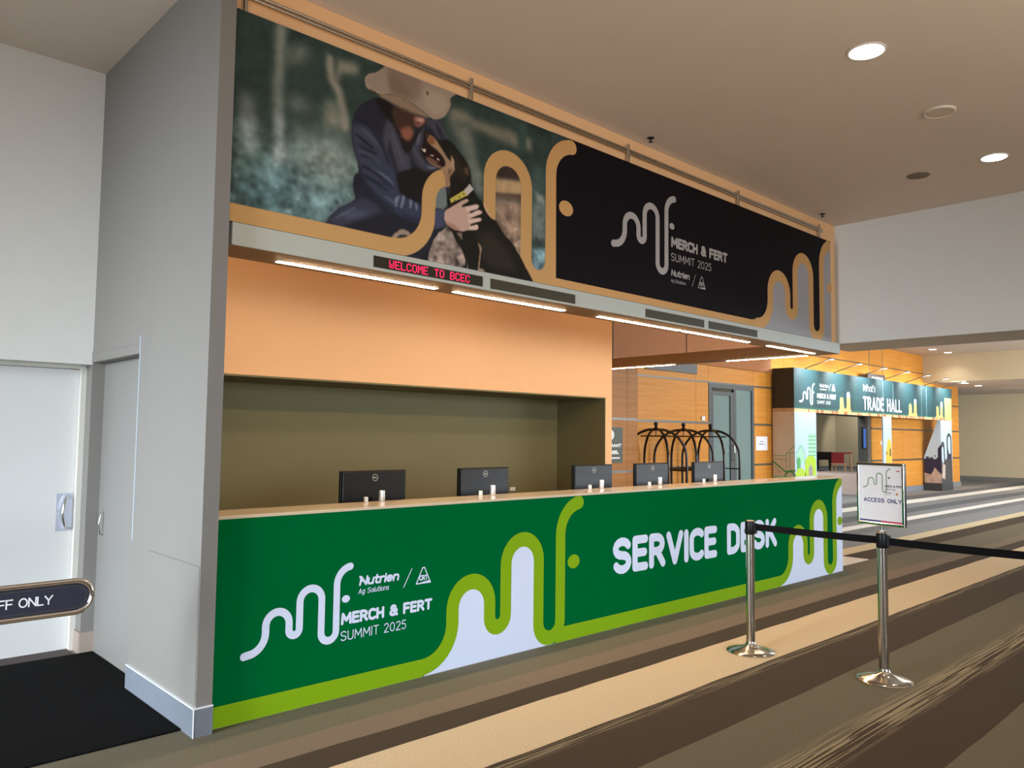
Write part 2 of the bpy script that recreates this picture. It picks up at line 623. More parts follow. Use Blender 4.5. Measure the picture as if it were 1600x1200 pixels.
# wing wall left of the desk, its side doorway and skirting
w = MB()
w.box(1.69, 1.777, 4.14, 5.2, 0, 4.21)
w.box(1.69, 1.86, 5.2, 6.37, 2.065, 4.21)
w.box(1.69, 1.86, 6.2, 6.45, 0, 2.065)
w.box(1.777, 1.86, 5.02, 5.24, 0, 4.21)
struct(w.build('wall_wing', m_grey_wall))
struct(MB().box(1.685, 1.69, 5.2, 6.2, 2.068, 2.13).box(1.683, 1.69, 5.2, 6.2, 2.13, 2.145).build('trim_1', m_grey_wall))
struct(MB().box(1.688, 1.6905, 4.15, 4.9, .868, .872).box(1.688, 1.6905, 4.15, 4.154, .16, .868).build('trim_7', mat('panel seam', (96, 92, 88), .7)))
struct(MB().box(1.684, 1.69, 5.185, 5.2, .9, 2.175).build('trim_2', mat('grey steel angle', (150, 156, 160), .4)))
d2 = MB().box(1.775, 1.82, 5.24, 6.2, .004, 2.062).build('door_2', mat('grey door paint', (120, 117, 112), .5, var=.03))
struct(d2)
MB().tube([(1.775, 6.08, .84), (1.755, 6.08, .85), (1.745, 6.08, .92), (1.755, 6.08, .99), (1.775, 6.08, 1.0)], .006, 8).build('handle', m_chrome, d2, smooth=60)
b = MB().box(1.677, 1.69, 4.131, 5.19, 0, .143).box(1.69, 1.779, 4.131, 4.14, 0, .143)
b.box(1.676, 1.69, 4.13, 5.19, .143, .15, 1).box(1.69, 1.78, 4.13, 4.14, .143, .15, 1)
b.box(1.6755, 1.68, 4.1295, 4.134, 0, .15, 1)
struct(b.build('baseboard_wing', [m_base, m_base_edge]))
# left wall with the recessed staff door
w = MB()
w.box(-6, 1.69, 6.2, 6.45, 2.05, 4.21)
w.box(-6, .5, 6.2, 6.45, 0, 2.05)
struct(w.build('wall_left', m_white_wall))
struct(MB().box(1.655, 1.69, 6.33, 6.385, 0, 2.03).box(.5, 1.69, 6.36, 6.385, 2.025, 2.05).build('trim_3', mat('door frame paint', (198, 194, 184), .5)))
struct(MB().box(1.684, 1.775, 6.188, 6.2, 0, .15).box(1.68, 1.69, 6.2, 6.33, 0, .15).build('baseboard_left', mat('beige skirting', (150, 135, 122), .45)))
d1 = MB().box(.5, 1.654, 6.386, 6.43, .006, 2.02).build('door_1', mat('white door laminate', (204, 203, 200), .4, var=.015))
struct(d1)
MB().box(1.543, 1.648, 6.383, 6.386, .85, 1.122).build('push_plate', mat('satin push plate', (186, 190, 204), .35, metal=.5), d1)
MB().tube([(1.61, 6.384, .872), (1.6, 6.352, .876), (1.583, 6.338, .93), (1.575, 6.334, .985), (1.583, 6.338, 1.04), (1.6, 6.352, 1.094), (1.61, 6.384, 1.098)], .009, 10).build('handle', m_chrome, d1, smooth=60)

# wall behind the desk with its long recess
w = MB()
w.box(1.777, 7.57, 6.2, 7.12, 2.05, 4.21)
w.box(7.45, 7.57, 6.2, 9.15, 0, 2.05).box(7.45, 7.57, 7.12, 9.15, 2.05, 4.21)
struct(w.build('wall_back', m_orange))
w = MB().box(1.86, 7.45, 7.0, 7.12, 0, 2.05).box(7.44, 7.45, 6.2, 7.0, 0, 2.05).box(1.86, 7.44, 6.205, 7.0, 2.035, 2.05)
w.box(1.86, 1.9, 6.45, 7.0, 0, 2.05)
struct(w.build('wall_recess', m_olive))
# bulkhead above the desk, header over the concourse
struct(MB().box(1.777, 9.5, 4.25, 4.5, 2.742, 4.21).build('wall_bulkhead', m_orange))
struct(MB().box(9.5, 10.45, -14, 4.5, 2.742, 4.4).build('wall_header', m_white_wall))
struct(MB().box(26.7, 26.9, -14, 9.15, 3.40, 4.255).build('wall_header_far', m_end_wall))
struct(MB().box(35, 35.2, -14, 12, 0, 3.4).build('wall_end', m_end_wall))
struct(MB().box(34.97, 35, -14, 12, 0, .16).build('baseboard_end', mat('grey end skirting', (120, 118, 112), .6)))
struct(MB().box(46, 46.2, 9.35, 21, 0, 4.255).box(17, 46, 20.7, 20.9, 0, 4.255).build('wall_trade_room', mat('trade room paint', (176, 170, 152), .8)))

# timber panelled wall: panels between seams, opening for the glass door and the trade hall
xs = [7.57, 9.2, 10.47, 11.93, 13.88, 14.35, 16.2, 16.8, 17.6, 19.5, 22.62, 24.9, 26.7, 28.4, 30.0]
zs = [0.0, .975, 1.88, 2.74, 3.675, 4.255]
w = MB()
for i in range(len(xs) - 1):
    for k in range(len(zs) - 1):
        a0, a1, c0, c1 = xs[i] + .004, xs[i + 1] - .004, zs[k] + .004, zs[k + 1] - .004
        if xs[i] == 14.35 and k < 3:
            continue
        if 17.6 <= xs[i] < 22.6 and k < 3:
            if k == 2:
                w.box(a0, a1, 9.15, 9.17, 2.3, c1)
            continue
        w.box(a0, a1, 9.15, 9.17, c0, c1)
w.box(7.57, 14.35, 9.165, 9.33, 0, 4.255, 1).box(16.2, 17.6, 9.165, 9.33, 0, 4.255, 1)
w.box(22.62, 30.0, 9.165, 9.33, 0, 3.4, 1).box(22.62, 26.7, 9.165, 9.33, 3.4, 4.255, 1).box(14.35, 16.2, 9.165, 9.33, 2.75, 4.255, 1).box(17.6, 22.62, 9.165, 9.33, 2.3, 4.255, 1)
struct(w.build('wall_timber', [m_wood, mat('dark joint', (52, 36, 20), .8)]))
w = MB()
for a0, a1 in ((7.57, 14.36), (16.2, 17.6), (22.62, 30.0)):
    for z in zs[1:3]:
        w.box(a0, a1, 9.135, 9.15, z - .022, z + .022)
for a0, a1 in ((7.57, 30.0),):
    w.box(a0, a1, 9.135, 9.15, zs[3] - .018, zs[3] + .018)
w.box(16.2, 26.7, 9.135, 9.15, 3.665, 3.69)
struct(w.build('trim_4', m_alu))
struct(MB().box(22.62, 30.0, 9.12, 9.15, 0, .17).build('baseboard_timber', mat('steel skirting', (150, 152, 158), .4, metal=.4)))
# projecting timber cupboard front with the hose reel sign
w = MB()
for a0, a1 in ((9.2, 10.868), (10.876, 11.16)):
    for c0, c1 in ((0, .95), (.994, 1.858), (1.902, 2.95)):
        w.box(a0, a1, 8.56, 8.6, c0, c1)
w.box(9.2, 11.155, 8.58, 9.13, 0, 2.945, 1)
w.box(9.2, 11.16, 8.572, 8.59, .95, .994, 2).box(9.2, 11.16, 8.572, 8.59, 1.858, 1.902, 2)
struct(w.build('wall_cupboard', [wood_mat('shaded timber veneer', (152, 98, 36), (174, 118, 52)), MATS['dark joint'], m_alu]))  # cupboard veneer darkened so the shade on it sits in the colour
struct(MB().box(7.57, 12.1, 9.10, 9.134, 2.96, 4.255).box(12.1, 16.9, 9.10, 9.134, 3.09, 4.255).build('wall_upper', mat('shaded apricot wall paint', (164, 102, 52), .7, var=.02)))  # same apricot paint, browner here because its weaker light is painted in
# glass double door in the timber wall
d3 = MB()
for a0, a1, c0, c1 in ((14.36, 14.46, 0, 2.73), (16.1, 16.2, 0, 2.73), (14.46, 16.1, 2.63, 2.73), (15.34, 15.44, 0, 2.63),
                       (14.47, 14.53, .01, 2.56), (15.2, 15.335, .01, 2.56), (14.53, 15.2, 2.48, 2.56), (14.53, 15.2, .01, .16), (15.45, 16.09, .01, .1)):
    d3.box(a0, a1, 9.14, 9.2, c0, c1)
d3 = d3.build('door_3', m_darkframe)
struct(d3)
m_frost = mat('frosted glass', (114, 136, 134), .18, var=.02, spec=.8)
MB().box(14.53, 15.2, 9.165, 9.175, .16, 2.48).build('glass_pane', m_frost, d3)
MB().box(15.44, 16.1, 9.165, 9.175, .1, 2.63).build('glass_pane', m_frost, d3)
MB().tube([(15.27, 9.14, 1.42), (15.27, 9.09, 1.41), (15.27, 9.085, 1.25), (15.27, 9.09, 1.1), (15.27, 9.14, 1.09)], .014, 8).build('handle', m_chrome, d3, smooth=60)
BACKDROP = [
 ((62, 84, 86),0.1,[(1.786,3.197),(2.145,3.249),(2.61,3.284),(2.623,2.831),(1.799,2.838)]),
 ((78, 106, 116),0.1,[(1.791,3.047),(2.107,3.157),(2.598,3.165),(2.583,2.857),(2.185,2.838),(1.799,2.838)]),
 ((98, 112, 112),0.08,[(2.182,3.356),(2.567,3.43),(2.605,3.167),(2.389,3.102),(2.174,3.18)]),
 ((52, 78, 86),0.06,[(1.817,3.005),(2.064,3.064),(2.154,2.958),(2.158,2.851),(1.823,2.843)]),
 ((92, 100, 98),0.02,[(2.034,3.945),(2.095,3.942),(2.09,3.669),(2.097,3.351),(2.051,3.338),(2.028,3.521),(2.035,3.714)]),
 ((112, 126, 134),0.02,[(2.052,3.414),(2.092,3.426),(2.096,3.3),(2.148,3.161),(2.028,3.143),(2.053,3.288)]),
 ((84, 94, 96),0.03,[(1.874,3.498),(1.909,3.497),(1.932,3.305),(1.832,3.276),(1.829,3.459)]),
 ((108, 124, 134),0.025,[(1.855,3.344),(1.917,3.375),(1.941,3.232),(1.931,3.143),(1.881,3.142),(1.852,3.233)]),
 ((80, 88, 84),0.03,[(2.125,3.849),(2.221,3.896),(2.264,3.872),(2.224,3.799),(2.102,3.724),(2.1,3.788)]),
 ((70, 78, 76),0.03,[(2.108,3.559),(2.273,3.585),(2.262,3.477),(2.137,3.478)]),
 ((112, 108, 102),0.015,[(2.365,3.881),(2.41,3.883),(2.428,3.768),(2.491,3.679),(2.535,3.475),(2.482,3.46),(2.446,3.652),(2.385,3.727)]),
 ((104, 102, 96),0.02,[(2.447,3.882),(2.592,3.905),(2.594,3.836),(2.472,3.809),(2.452,3.721),(2.432,3.755)]),
 ((92, 96, 90),0.03,[(2.36,3.585),(2.447,3.625),(2.512,3.469),(2.365,3.427)]),
 ((136, 146, 146),0.012,[(2.359,3.25),(2.399,3.264),(2.404,3.225),(2.364,3.215)]),
 ((96, 92, 84),0.025,[(3.336,3.839),(3.452,3.858),(3.592,3.821),(3.885,3.841),(3.996,3.831),(3.997,3.741),(3.931,3.74),(3.593,3.759),(3.453,3.774),(3.338,3.748)]),
 ((100, 96, 88),0.02,[(4.074,3.836),(4.131,3.843),(4.133,3.744),(4.076,3.745)]),
 ((78, 84, 80),0.03,[(3.319,3.743),(3.532,3.788),(3.598,3.526),(3.623,3.267),(3.54,3.403),(3.457,3.575)]),
 ((40, 62, 60),0.02,[(3.994,3.937),(4.073,3.944),(4.065,3.709),(4.008,3.744)]),
 ((92, 100, 98),0.03,[(3.538,3.48),(3.639,3.466),(3.643,3.256),(3.581,3.32)]),
 ((46, 34, 32),0.01,[(3.762,3.535),(4.055,3.608),(4.057,3.501),(3.764,3.448)]),
 ((136, 110, 80),0.012,[(3.764,3.448),(4.046,3.491),(4.047,3.384),(3.766,3.338)]),
 ((72, 52, 46),0.008,[(3.766,3.338),(4.047,3.384),(4.048,3.344),(3.766,3.306)]),
 ((112, 92, 80),0.02,[(3.767,3.298),(4.048,3.34),(4.055,2.905),(3.774,2.859)]),
 ((48, 66, 68),0.03,[(4.135,3.628),(4.31,3.671),(4.313,3.418),(4.138,3.38)]),
 ((104, 112, 110),0.015,[(4.172,3.445),(4.289,3.413),(4.302,3.348),(4.208,3.37)]),
 ((84, 96, 98),0.03,[(4.138,3.355),(4.302,3.365),(4.305,3.08),(4.143,3.051)]),
 ((72, 98, 112),0.02,[(4.144,3.002),(4.306,3.03),(4.309,2.797),(4.147,2.773)]),
]
FIGURES = [
 ((134, 118, 114),0.004,[(3.156,2.815),(3.253,2.949),(3.308,2.989),(3.345,3.008),(3.384,2.959),(3.413,2.919),(3.462,2.875),(3.503,2.799),(3.514,2.736),(3.37,2.718),(3.212,2.733),(3.158,2.736)]),
 ((34, 36, 52),0.003,[(2.556,3.495),(2.578,3.59),(2.63,3.661),(2.716,3.726),(2.789,3.741),(2.907,3.724),(3.028,3.71),(3.117,3.703),(3.189,3.727),(3.254,3.731),(3.302,3.677),(3.317,3.613),(3.361,3.587),(3.348,3.297),(3.305,3.115),(3.303,2.989),(3.253,2.953),(3.209,2.883),(3.175,2.796),(3.158,2.736),(3.07,2.736),(2.355,2.807),(2.397,2.854),(2.424,2.899),(2.482,2.957),(2.59,3.034),(2.576,3.099),(2.58,3.174),(2.612,3.209),(2.602,3.289),(2.614,3.264),(2.585,3.325),(2.564,3.388)]),
 ((54, 57, 82),0.012,[(2.561,3.496),(2.658,3.524),(2.723,3.5),(2.798,3.437),(2.833,3.354),(2.868,3.292),(2.908,3.196),(2.708,3.15),(2.618,3.265),(2.585,3.339)]),
 ((34, 36, 56),0.006,[(2.665,3.54),(2.698,3.528),(2.781,3.46),(2.815,3.413),(2.842,3.314),(2.825,3.317),(2.79,3.407),(2.723,3.48)]),
 ((36, 38, 60),0.008,[(2.616,3.347),(2.727,3.341),(2.842,3.314),(2.834,3.298),(2.72,3.312),(2.616,3.327)]),
 ((36, 38, 60),0.01,[(2.627,3.213),(2.706,3.211),(2.804,3.179),(2.732,3.162),(2.644,3.19)]),
 ((50, 57, 86),0.012,[(2.695,3.319),(2.842,3.321),(2.902,3.251),(2.926,3.164),(2.973,3.139),(3.096,3.115),(3.098,3.022),(2.942,3.004),(2.824,3.05),(2.733,3.114),(2.659,3.207)]),
 ((40, 44, 72),0.008,[(2.721,3.256),(2.837,3.207),(2.904,3.195),(2.887,3.177),(2.804,3.179)]),
 ((98, 108, 146),0.004,[(2.889,3.106),(2.914,3.133),(2.931,3.13),(2.907,3.054),(2.891,3.05)]),
 ((98, 108, 146),0.004,[(2.948,3.134),(2.964,3.151),(2.973,3.125),(2.95,3.049),(2.933,3.059)]),
 ((98, 108, 146),0.004,[(3.008,3.125),(3.025,3.136),(3.034,3.109),(3.018,3.063),(3.009,3.075)]),
 ((98, 108, 146),0.004,[(3.052,3.113),(3.069,3.117),(3.079,3.076),(3.062,3.058)]),
 ((44, 50, 84),0.008,[(2.849,3.056),(2.924,3.043),(3.098,3.007),(3.099,2.971),(2.943,2.99)]),
 ((62, 64, 84),0.01,[(2.802,3.565),(2.842,3.633),(2.911,3.56),(2.965,3.474),(3.005,3.405),(3.003,3.318),(2.918,3.28),(2.849,3.351),(2.797,3.451)]),
 ((40, 42, 58),0.005,[(2.837,3.49),(2.9,3.336),(2.918,3.28),(2.884,3.296),(2.823,3.401)]),
 ((28, 25, 27),0.006,[(2.902,3.272),(3.003,3.326),(3.107,3.373),(3.216,3.37),(3.218,3.267),(3.131,3.137),(3.096,3.115),(2.973,3.143),(2.925,3.171)]),
 ((26, 23, 24),0.01,[(2.725,3.725),(2.856,3.723),(2.875,3.643),(2.928,3.558),(2.999,3.469),(2.983,3.429),(2.948,3.448),(2.877,3.579),(2.809,3.623),(2.75,3.677)]),
 ((60, 62, 80),0.006,[(3.118,3.692),(3.189,3.727),(3.254,3.724),(3.302,3.67),(3.313,3.612),(3.238,3.592),(3.191,3.646),(3.145,3.663)]),
 ((40, 42, 58),0.005,[(3.208,3.71),(3.265,3.667),(3.294,3.607),(3.266,3.599),(3.228,3.649)]),
 ((55, 58, 76),0.01,[(3.008,3.464),(3.066,3.596),(3.11,3.652),(3.129,3.599),(3.103,3.533),(3.096,3.458),(3.142,3.411),(3.243,3.399),(3.153,3.347),(3.072,3.364),(3.027,3.411)]),
 ((84, 88, 112),0.005,[(3.067,3.582),(3.093,3.604),(3.077,3.526),(3.051,3.497)]),
 ((90, 96, 122),0.004,[(3.125,3.385),(3.243,3.399),(3.179,3.369)]),
 ((52, 56, 82),0.015,[(2.404,2.856),(2.432,2.901),(2.489,2.959),(2.594,3.028),(2.663,3.057),(2.776,3.026),(2.777,2.985),(2.598,2.894),(2.5,2.841)]),
 ((66, 72, 104),0.012,[(2.498,2.927),(2.595,2.968),(2.713,2.972),(2.651,2.938),(2.544,2.897)]),
 ((32, 33, 46),0.015,[(2.523,2.846),(2.777,2.964),(2.943,2.99),(3.099,2.971),(3.096,2.906),(3.032,2.844),(2.896,2.84),(2.669,2.84)]),
 ((30, 31, 44),0.006,[(2.589,3.197),(2.62,3.211),(2.653,3.137),(2.583,3.121)]),
 ((150, 128, 116),0.004,[(2.867,2.836),(2.895,2.875),(2.953,2.916),(3.018,2.905),(3.014,2.88),(2.946,2.878),(2.904,2.842)]),
 ((70, 58, 56),0.004,[(2.913,2.85),(2.971,2.875),(3.006,2.867),(2.981,2.838)]),
 ((66, 43, 37),0.006,[(2.857,3.702),(2.976,3.716),(3.046,3.715),(3.126,3.709),(3.11,3.652),(3.031,3.615),(2.92,3.563),(2.876,3.614)]),
 ((150, 98, 88),0.008,[(3.033,3.696),(3.117,3.706),(3.114,3.668),(3.07,3.634),(3.03,3.644)]),
 ((190, 140, 130),0.006,[(3.055,3.696),(3.117,3.703),(3.113,3.683),(3.065,3.669)]),
 ((96, 48, 44),0.004,[(3.038,3.661),(3.091,3.669),(3.083,3.656),(3.034,3.646)]),
 ((140, 80, 66),0.01,[(2.919,3.577),(2.996,3.62),(3.031,3.594),(3.024,3.541),(2.981,3.507),(2.938,3.524)]),
 ((34, 28, 30),0.006,[(2.938,3.524),(2.99,3.51),(3.066,3.611),(3.11,3.652),(3.067,3.582),(3.017,3.466),(2.983,3.45)]),
 ((150, 131, 119),0.003,[(2.645,3.832),(2.672,3.869),(2.728,3.898),(2.792,3.959),(2.825,3.984),(3.371,3.987),(3.335,3.914),(3.34,3.863),(3.3,3.782),(3.226,3.732),(3.171,3.726),(3.08,3.762),(2.974,3.788),(2.838,3.789),(2.748,3.753),(2.675,3.765),(2.651,3.785)]),
 ((128, 106, 94),0.022,[(2.812,3.966),(3.075,3.967),(3.078,3.871),(3.044,3.802),(2.939,3.799),(2.838,3.792),(2.816,3.846)]),
 ((118, 94, 82),0.025,[(2.826,3.921),(2.937,3.899),(3.026,3.804),(2.939,3.806),(2.846,3.798)]),
 ((136, 112, 94),0.006,[(2.748,3.752),(2.838,3.787),(2.974,3.786),(3.08,3.76),(3.157,3.725),(3.108,3.715),(3.028,3.717),(2.907,3.724),(2.798,3.741)]),
 ((96, 74, 62),0.006,[(2.798,3.737),(2.907,3.723),(3.028,3.715),(3.108,3.714),(3.028,3.706),(2.907,3.71)]),
 ((142, 124, 116),0.006,[(2.65,3.827),(2.728,3.888),(2.801,3.948),(2.812,3.844),(2.83,3.793),(2.691,3.77)]),
 ((58, 44, 42),0.003,[(2.671,3.765),(2.691,3.77),(2.756,3.759),(2.748,3.752),(2.716,3.75)]),
 ((160, 142, 128),0.012,[(3.113,3.905),(3.297,3.918),(3.317,3.856),(3.262,3.771),(3.189,3.757),(3.115,3.802)]),
 ((96, 76, 66),0.004,[(3.126,3.894),(3.144,3.904),(3.149,3.879),(3.136,3.867)]),
 ((102, 116, 122),0.004,[(3.219,3.216),(3.31,3.288),(3.327,3.157),(3.295,3.117),(3.222,3.116)]),
 ((28, 30, 40),0.006,[(3.23,2.96),(3.303,2.989),(3.253,2.953),(3.209,2.883),(3.175,2.796),(3.158,2.736),(3.087,2.731),(3.165,2.817),(3.217,2.899)]),
 ((27, 29, 44),0.006,[(2.581,3.461),(2.645,3.437),(2.725,3.397),(2.718,3.384),(2.637,3.418),(2.582,3.447)]),
 ((27, 29, 44),0.006,[(2.599,3.397),(2.67,3.382),(2.75,3.368),(2.743,3.356),(2.662,3.366),(2.603,3.385)]),
 ((27, 29, 44),0.006,[(2.586,3.558),(2.641,3.554),(2.698,3.535),(2.694,3.527),(2.634,3.538),(2.585,3.548)]),
 ((27, 29, 44),0.006,[(2.634,3.269),(2.705,3.259),(2.803,3.227),(2.795,3.215),(2.698,3.244),(2.634,3.256)]),
 ((27, 29, 44),0.006,[(2.659,3.2),(2.723,3.195),(2.805,3.172),(2.788,3.168),(2.715,3.179),(2.659,3.186)]),
 ((74, 78, 102),0.006,[(2.619,3.499),(2.691,3.478),(2.765,3.421),(2.757,3.415),(2.683,3.465),(2.62,3.489)]),
 ((74, 78, 102),0.006,[(2.608,3.352),(2.687,3.352),(2.784,3.321),(2.78,3.313),(2.683,3.34),(2.608,3.342)]),
 ((74, 78, 102),0.006,[(2.705,3.266),(2.786,3.251),(2.853,3.218),(2.845,3.209),(2.778,3.239),(2.705,3.256)]),
 ((74, 78, 102),0.006,[(2.861,3.539),(2.914,3.439),(2.968,3.346),(2.955,3.342),(2.902,3.436),(2.853,3.53)]),
 ((74, 78, 102),0.006,[(3.034,3.5),(3.061,3.449),(3.125,3.399),(3.116,3.39),(3.051,3.439),(3.025,3.49)]),
 ((34, 38, 60),0.006,[(2.667,3.216),(2.772,3.171),(2.838,3.151),(2.83,3.139),(2.76,3.158),(2.663,3.201)]),
 ((34, 38, 60),0.006,[(2.741,3.102),(2.807,3.075),(2.891,3.036),(2.883,3.024),(2.799,3.059),(2.738,3.087)]),
 ((34, 38, 60),0.006,[(2.959,3.022),(3.028,3.008),(3.098,3),(3.099,2.989),(3.02,2.995),(2.955,3.011)]),
 ((82, 90, 124),0.005,[(2.77,3.254),(2.844,3.23),(2.887,3.191),(2.879,3.185),(2.836,3.218),(2.766,3.243)]),
 ((82, 90, 124),0.005,[(2.806,3.109),(2.856,3.099),(2.907,3.068),(2.9,3.061),(2.852,3.088),(2.805,3.101)]),
 ((82, 90, 124),0.005,[(2.461,2.893),(2.52,2.939),(2.595,2.988),(2.599,2.981),(2.524,2.929),(2.465,2.886)]),
]
FORE = [
 ((29, 26, 23),0.003,[(3.119,3.624),(3.165,3.615),(3.22,3.602),(3.266,3.599),(3.303,3.613),(3.332,3.608),(3.38,3.592),(3.429,3.552),(3.488,3.506),(3.529,3.447),(3.541,3.357),(3.561,3.315),(3.602,3.27),(3.644,3.24),(3.675,3.192),(3.727,3.148),(3.78,3.135),(3.801,3.116),(3.866,3.049),(3.943,2.999),(4.032,2.909),(4.089,2.838),(4.148,2.716),(3.694,2.725),(3.504,2.735),(3.498,2.798),(3.462,2.868),(3.413,2.912),(3.379,2.973),(3.335,3.002),(3.333,3.129),(3.322,3.201),(3.349,3.26),(3.337,3.355),(3.289,3.388),(3.242,3.41),(3.142,3.426),(3.098,3.458),(3.091,3.493),(3.113,3.521),(3.111,3.572)]),
 ((46, 40, 34),0.02,[(3.608,3.001),(3.729,3.055),(3.922,2.915),(3.99,2.798),(3.776,2.781),(3.651,2.839)]),
 ((44, 38, 30),0.02,[(3.342,3.567),(3.42,3.511),(3.5,3.409),(3.462,3.354),(3.383,3.411)]),
 ((84, 62, 44),0.006,[(3.46,3.445),(3.509,3.472),(3.52,3.406),(3.49,3.406)]),
 ((160, 126, 98),0.005,[(3.151,3.605),(3.201,3.597),(3.244,3.563),(3.301,3.504),(3.354,3.464),(3.388,3.427),(3.365,3.384),(3.337,3.355),(3.309,3.363),(3.261,3.396),(3.303,3.429),(3.287,3.478),(3.222,3.52),(3.175,3.538),(3.143,3.566)]),
 ((136, 80, 50),0.006,[(3.147,3.597),(3.202,3.593),(3.212,3.559),(3.18,3.539),(3.148,3.556)]),
 ((60, 40, 30),0.004,[(3.119,3.622),(3.165,3.613),(3.147,3.575),(3.125,3.583)]),
 ((40, 20, 22),0.004,[(3.104,3.519),(3.167,3.517),(3.222,3.513),(3.278,3.475),(3.296,3.438),(3.27,3.421),(3.196,3.425),(3.132,3.442),(3.092,3.468)]),
 ((120, 70, 66),0.004,[(3.137,3.454),(3.214,3.444),(3.261,3.426),(3.205,3.423),(3.151,3.435)]),
 ((205, 198, 190),0.002,[(3.097,3.495),(3.118,3.493),(3.133,3.503),(3.132,3.478),(3.114,3.477)]),
 ((205, 198, 190),0.002,[(3.17,3.471),(3.2,3.474),(3.191,3.462)]),
 ((205, 198, 190),0.002,[(3.223,3.461),(3.255,3.458),(3.246,3.446)]),
 ((118, 90, 74),0.004,[(3.124,3.442),(3.196,3.425),(3.27,3.413),(3.261,3.393),(3.178,3.405)]),
 ((150, 112, 88),0.006,[(3.28,3.401),(3.346,3.364),(3.339,3.28),(3.311,3.281),(3.3,3.346)]),
 ((176, 140, 112),0.004,[(3.353,3.517),(3.384,3.479),(3.381,3.426),(3.35,3.441)]),
 ((120, 84, 62),0.005,[(3.327,3.409),(3.364,3.418),(3.356,3.382),(3.327,3.367)]),
 ((188, 172, 66),0.002,[(3.347,3.203),(3.478,3.296),(3.508,3.263),(3.36,3.178)]),
 ((178, 172, 178),0.002,[(3.475,3.294),(3.526,3.352),(3.561,3.319),(3.506,3.261)]),
 ((60, 52, 40),0.001,[(3.426,3.239),(3.435,3.241),(3.435,3.232),(3.426,3.23)]),
 ((60, 52, 40),0.001,[(3.464,3.269),(3.475,3.273),(3.476,3.264),(3.466,3.26)]),
 ((60, 52, 40),0.001,[(3.383,3.203),(3.397,3.21),(3.399,3.199),(3.388,3.195)]),
 ((60, 66, 104),0.004,[(3.222,3.105),(3.305,3.119),(3.303,3),(3.225,2.966)]),
 ((186, 150, 140),0.003,[(3.303,3.1),(3.36,3.149),(3.426,3.194),(3.465,3.221),(3.504,3.237),(3.516,3.221),(3.465,3.187),(3.466,3.172),(3.524,3.192),(3.593,3.218),(3.616,3.211),(3.594,3.183),(3.53,3.153),(3.545,3.142),(3.604,3.178),(3.643,3.176),(3.64,3.16),(3.555,3.114),(3.546,3.104),(3.625,3.126),(3.638,3.107),(3.546,3.066),(3.547,3.051),(3.596,3.072),(3.613,3.056),(3.597,3.033),(3.508,3.013),(3.469,2.998),(3.392,2.998),(3.316,3.028)]),
 ((206, 178, 172),0.004,[(3.485,3.172),(3.593,3.216),(3.614,3.209),(3.594,3.185),(3.505,3.148)]),
 ((206, 178, 172),0.004,[(3.506,3.121),(3.604,3.176),(3.641,3.174),(3.635,3.159),(3.526,3.108)]),
 ((206, 178, 172),0.004,[(3.507,3.085),(3.625,3.125),(3.636,3.108),(3.527,3.064)]),
 ((206, 178, 172),0.004,[(3.527,3.043),(3.596,3.07),(3.611,3.055),(3.597,3.035),(3.527,3.024)]),
 ((160, 112, 102),0.006,[(3.316,3.036),(3.392,3.028),(3.45,3.002),(3.392,2.998),(3.326,3.015)]),
 ((190, 160, 148),0.002,[(3.654,3.244),(3.685,3.21),(3.706,3.175),(3.738,3.154),(3.706,3.166),(3.675,3.2)]),
 ((150, 118, 94),0.003,[(3.604,2.954),(3.65,2.912),(3.642,2.883),(3.627,2.758),(3.614,2.763),(3.63,2.889)]),
 ((150, 126, 118),0.004,[(3.612,2.763),(3.678,2.758),(3.673,2.742),(3.613,2.736)]),
 ((120, 100, 94),0.004,[(3.412,2.979),(3.46,2.988),(3.466,2.936),(3.431,2.96)]),
 ((128, 112, 104),0.003,[(3.512,2.793),(3.525,2.742),(3.514,2.74)]),
]
# ------------------------------------------------------------------ canopy over the desk
X = (1, 0, 0)
Z = (0, 0, 1)
NF = (0, -1, 0)
can = thing('lighting_canopy', (5.6, 4.34, 2.612), 'long grey green canopy over the desk with light strips and red message display', 'canopy')
OG = (5.6, 4.34, 2.612)
MB().box(1.815, 9.468, 4.184, 4.5, 2.614, 2.742).build('fascia', m_canopy, can, OG, bevel=.003)
m_soffit = mat('bounce tinted canopy paint', (150, 116, 80), .55, var=.02)  # canopy underside and beam, with the orange wall's bounce light painted into the colour
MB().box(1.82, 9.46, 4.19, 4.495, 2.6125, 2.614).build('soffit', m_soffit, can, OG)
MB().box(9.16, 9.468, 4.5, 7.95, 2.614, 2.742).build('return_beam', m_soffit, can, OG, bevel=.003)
m_strip = emit('warm strip tube', (1.0, .70, .42), 105)
m_bezel = mat('strip channel', (200, 190, 170), .5)
for a0, a1 in ((2.19, 3.40), (3.565, 4.73), (5.17, 6.385), (6.44, 7.67), (8.09, 9.2)):
    s = MB().box(a0 - .01, a1 + .01, 4.36, 4.42, 2.610, 2.614).build('light_strip', m_bezel, can, OG)
    MB().box(a0, a1, 4.37, 4.41, 2.607, 2.610).build('tube', m_strip, s, OG)
for c0, c1 in ((4.56, 5.69), (6.54, 7.76)):
    s = MB().box(9.35, 9.41, c0 - .01, c1 + .01, 2.610, 2.614).build('light_strip', m_bezel, can, OG)
    MB().box(9.36, 9.40, c0, c1, 2.607, 2.610).build('tube', m_strip, s, OG)
m_led_bg = mat('display window', (46, 40, 30), .4, spec=.2)
m_led_off = mat('unlit display', (66, 60, 44), .4, spec=.2)
led = MB().box(2.738, 3.658, 4.181, 4.19, 2.633, 2.706).build('message_display', m_led_bg, can, OG)
led['label'] = 'display reading WELCOME TO BCEC in red dots'
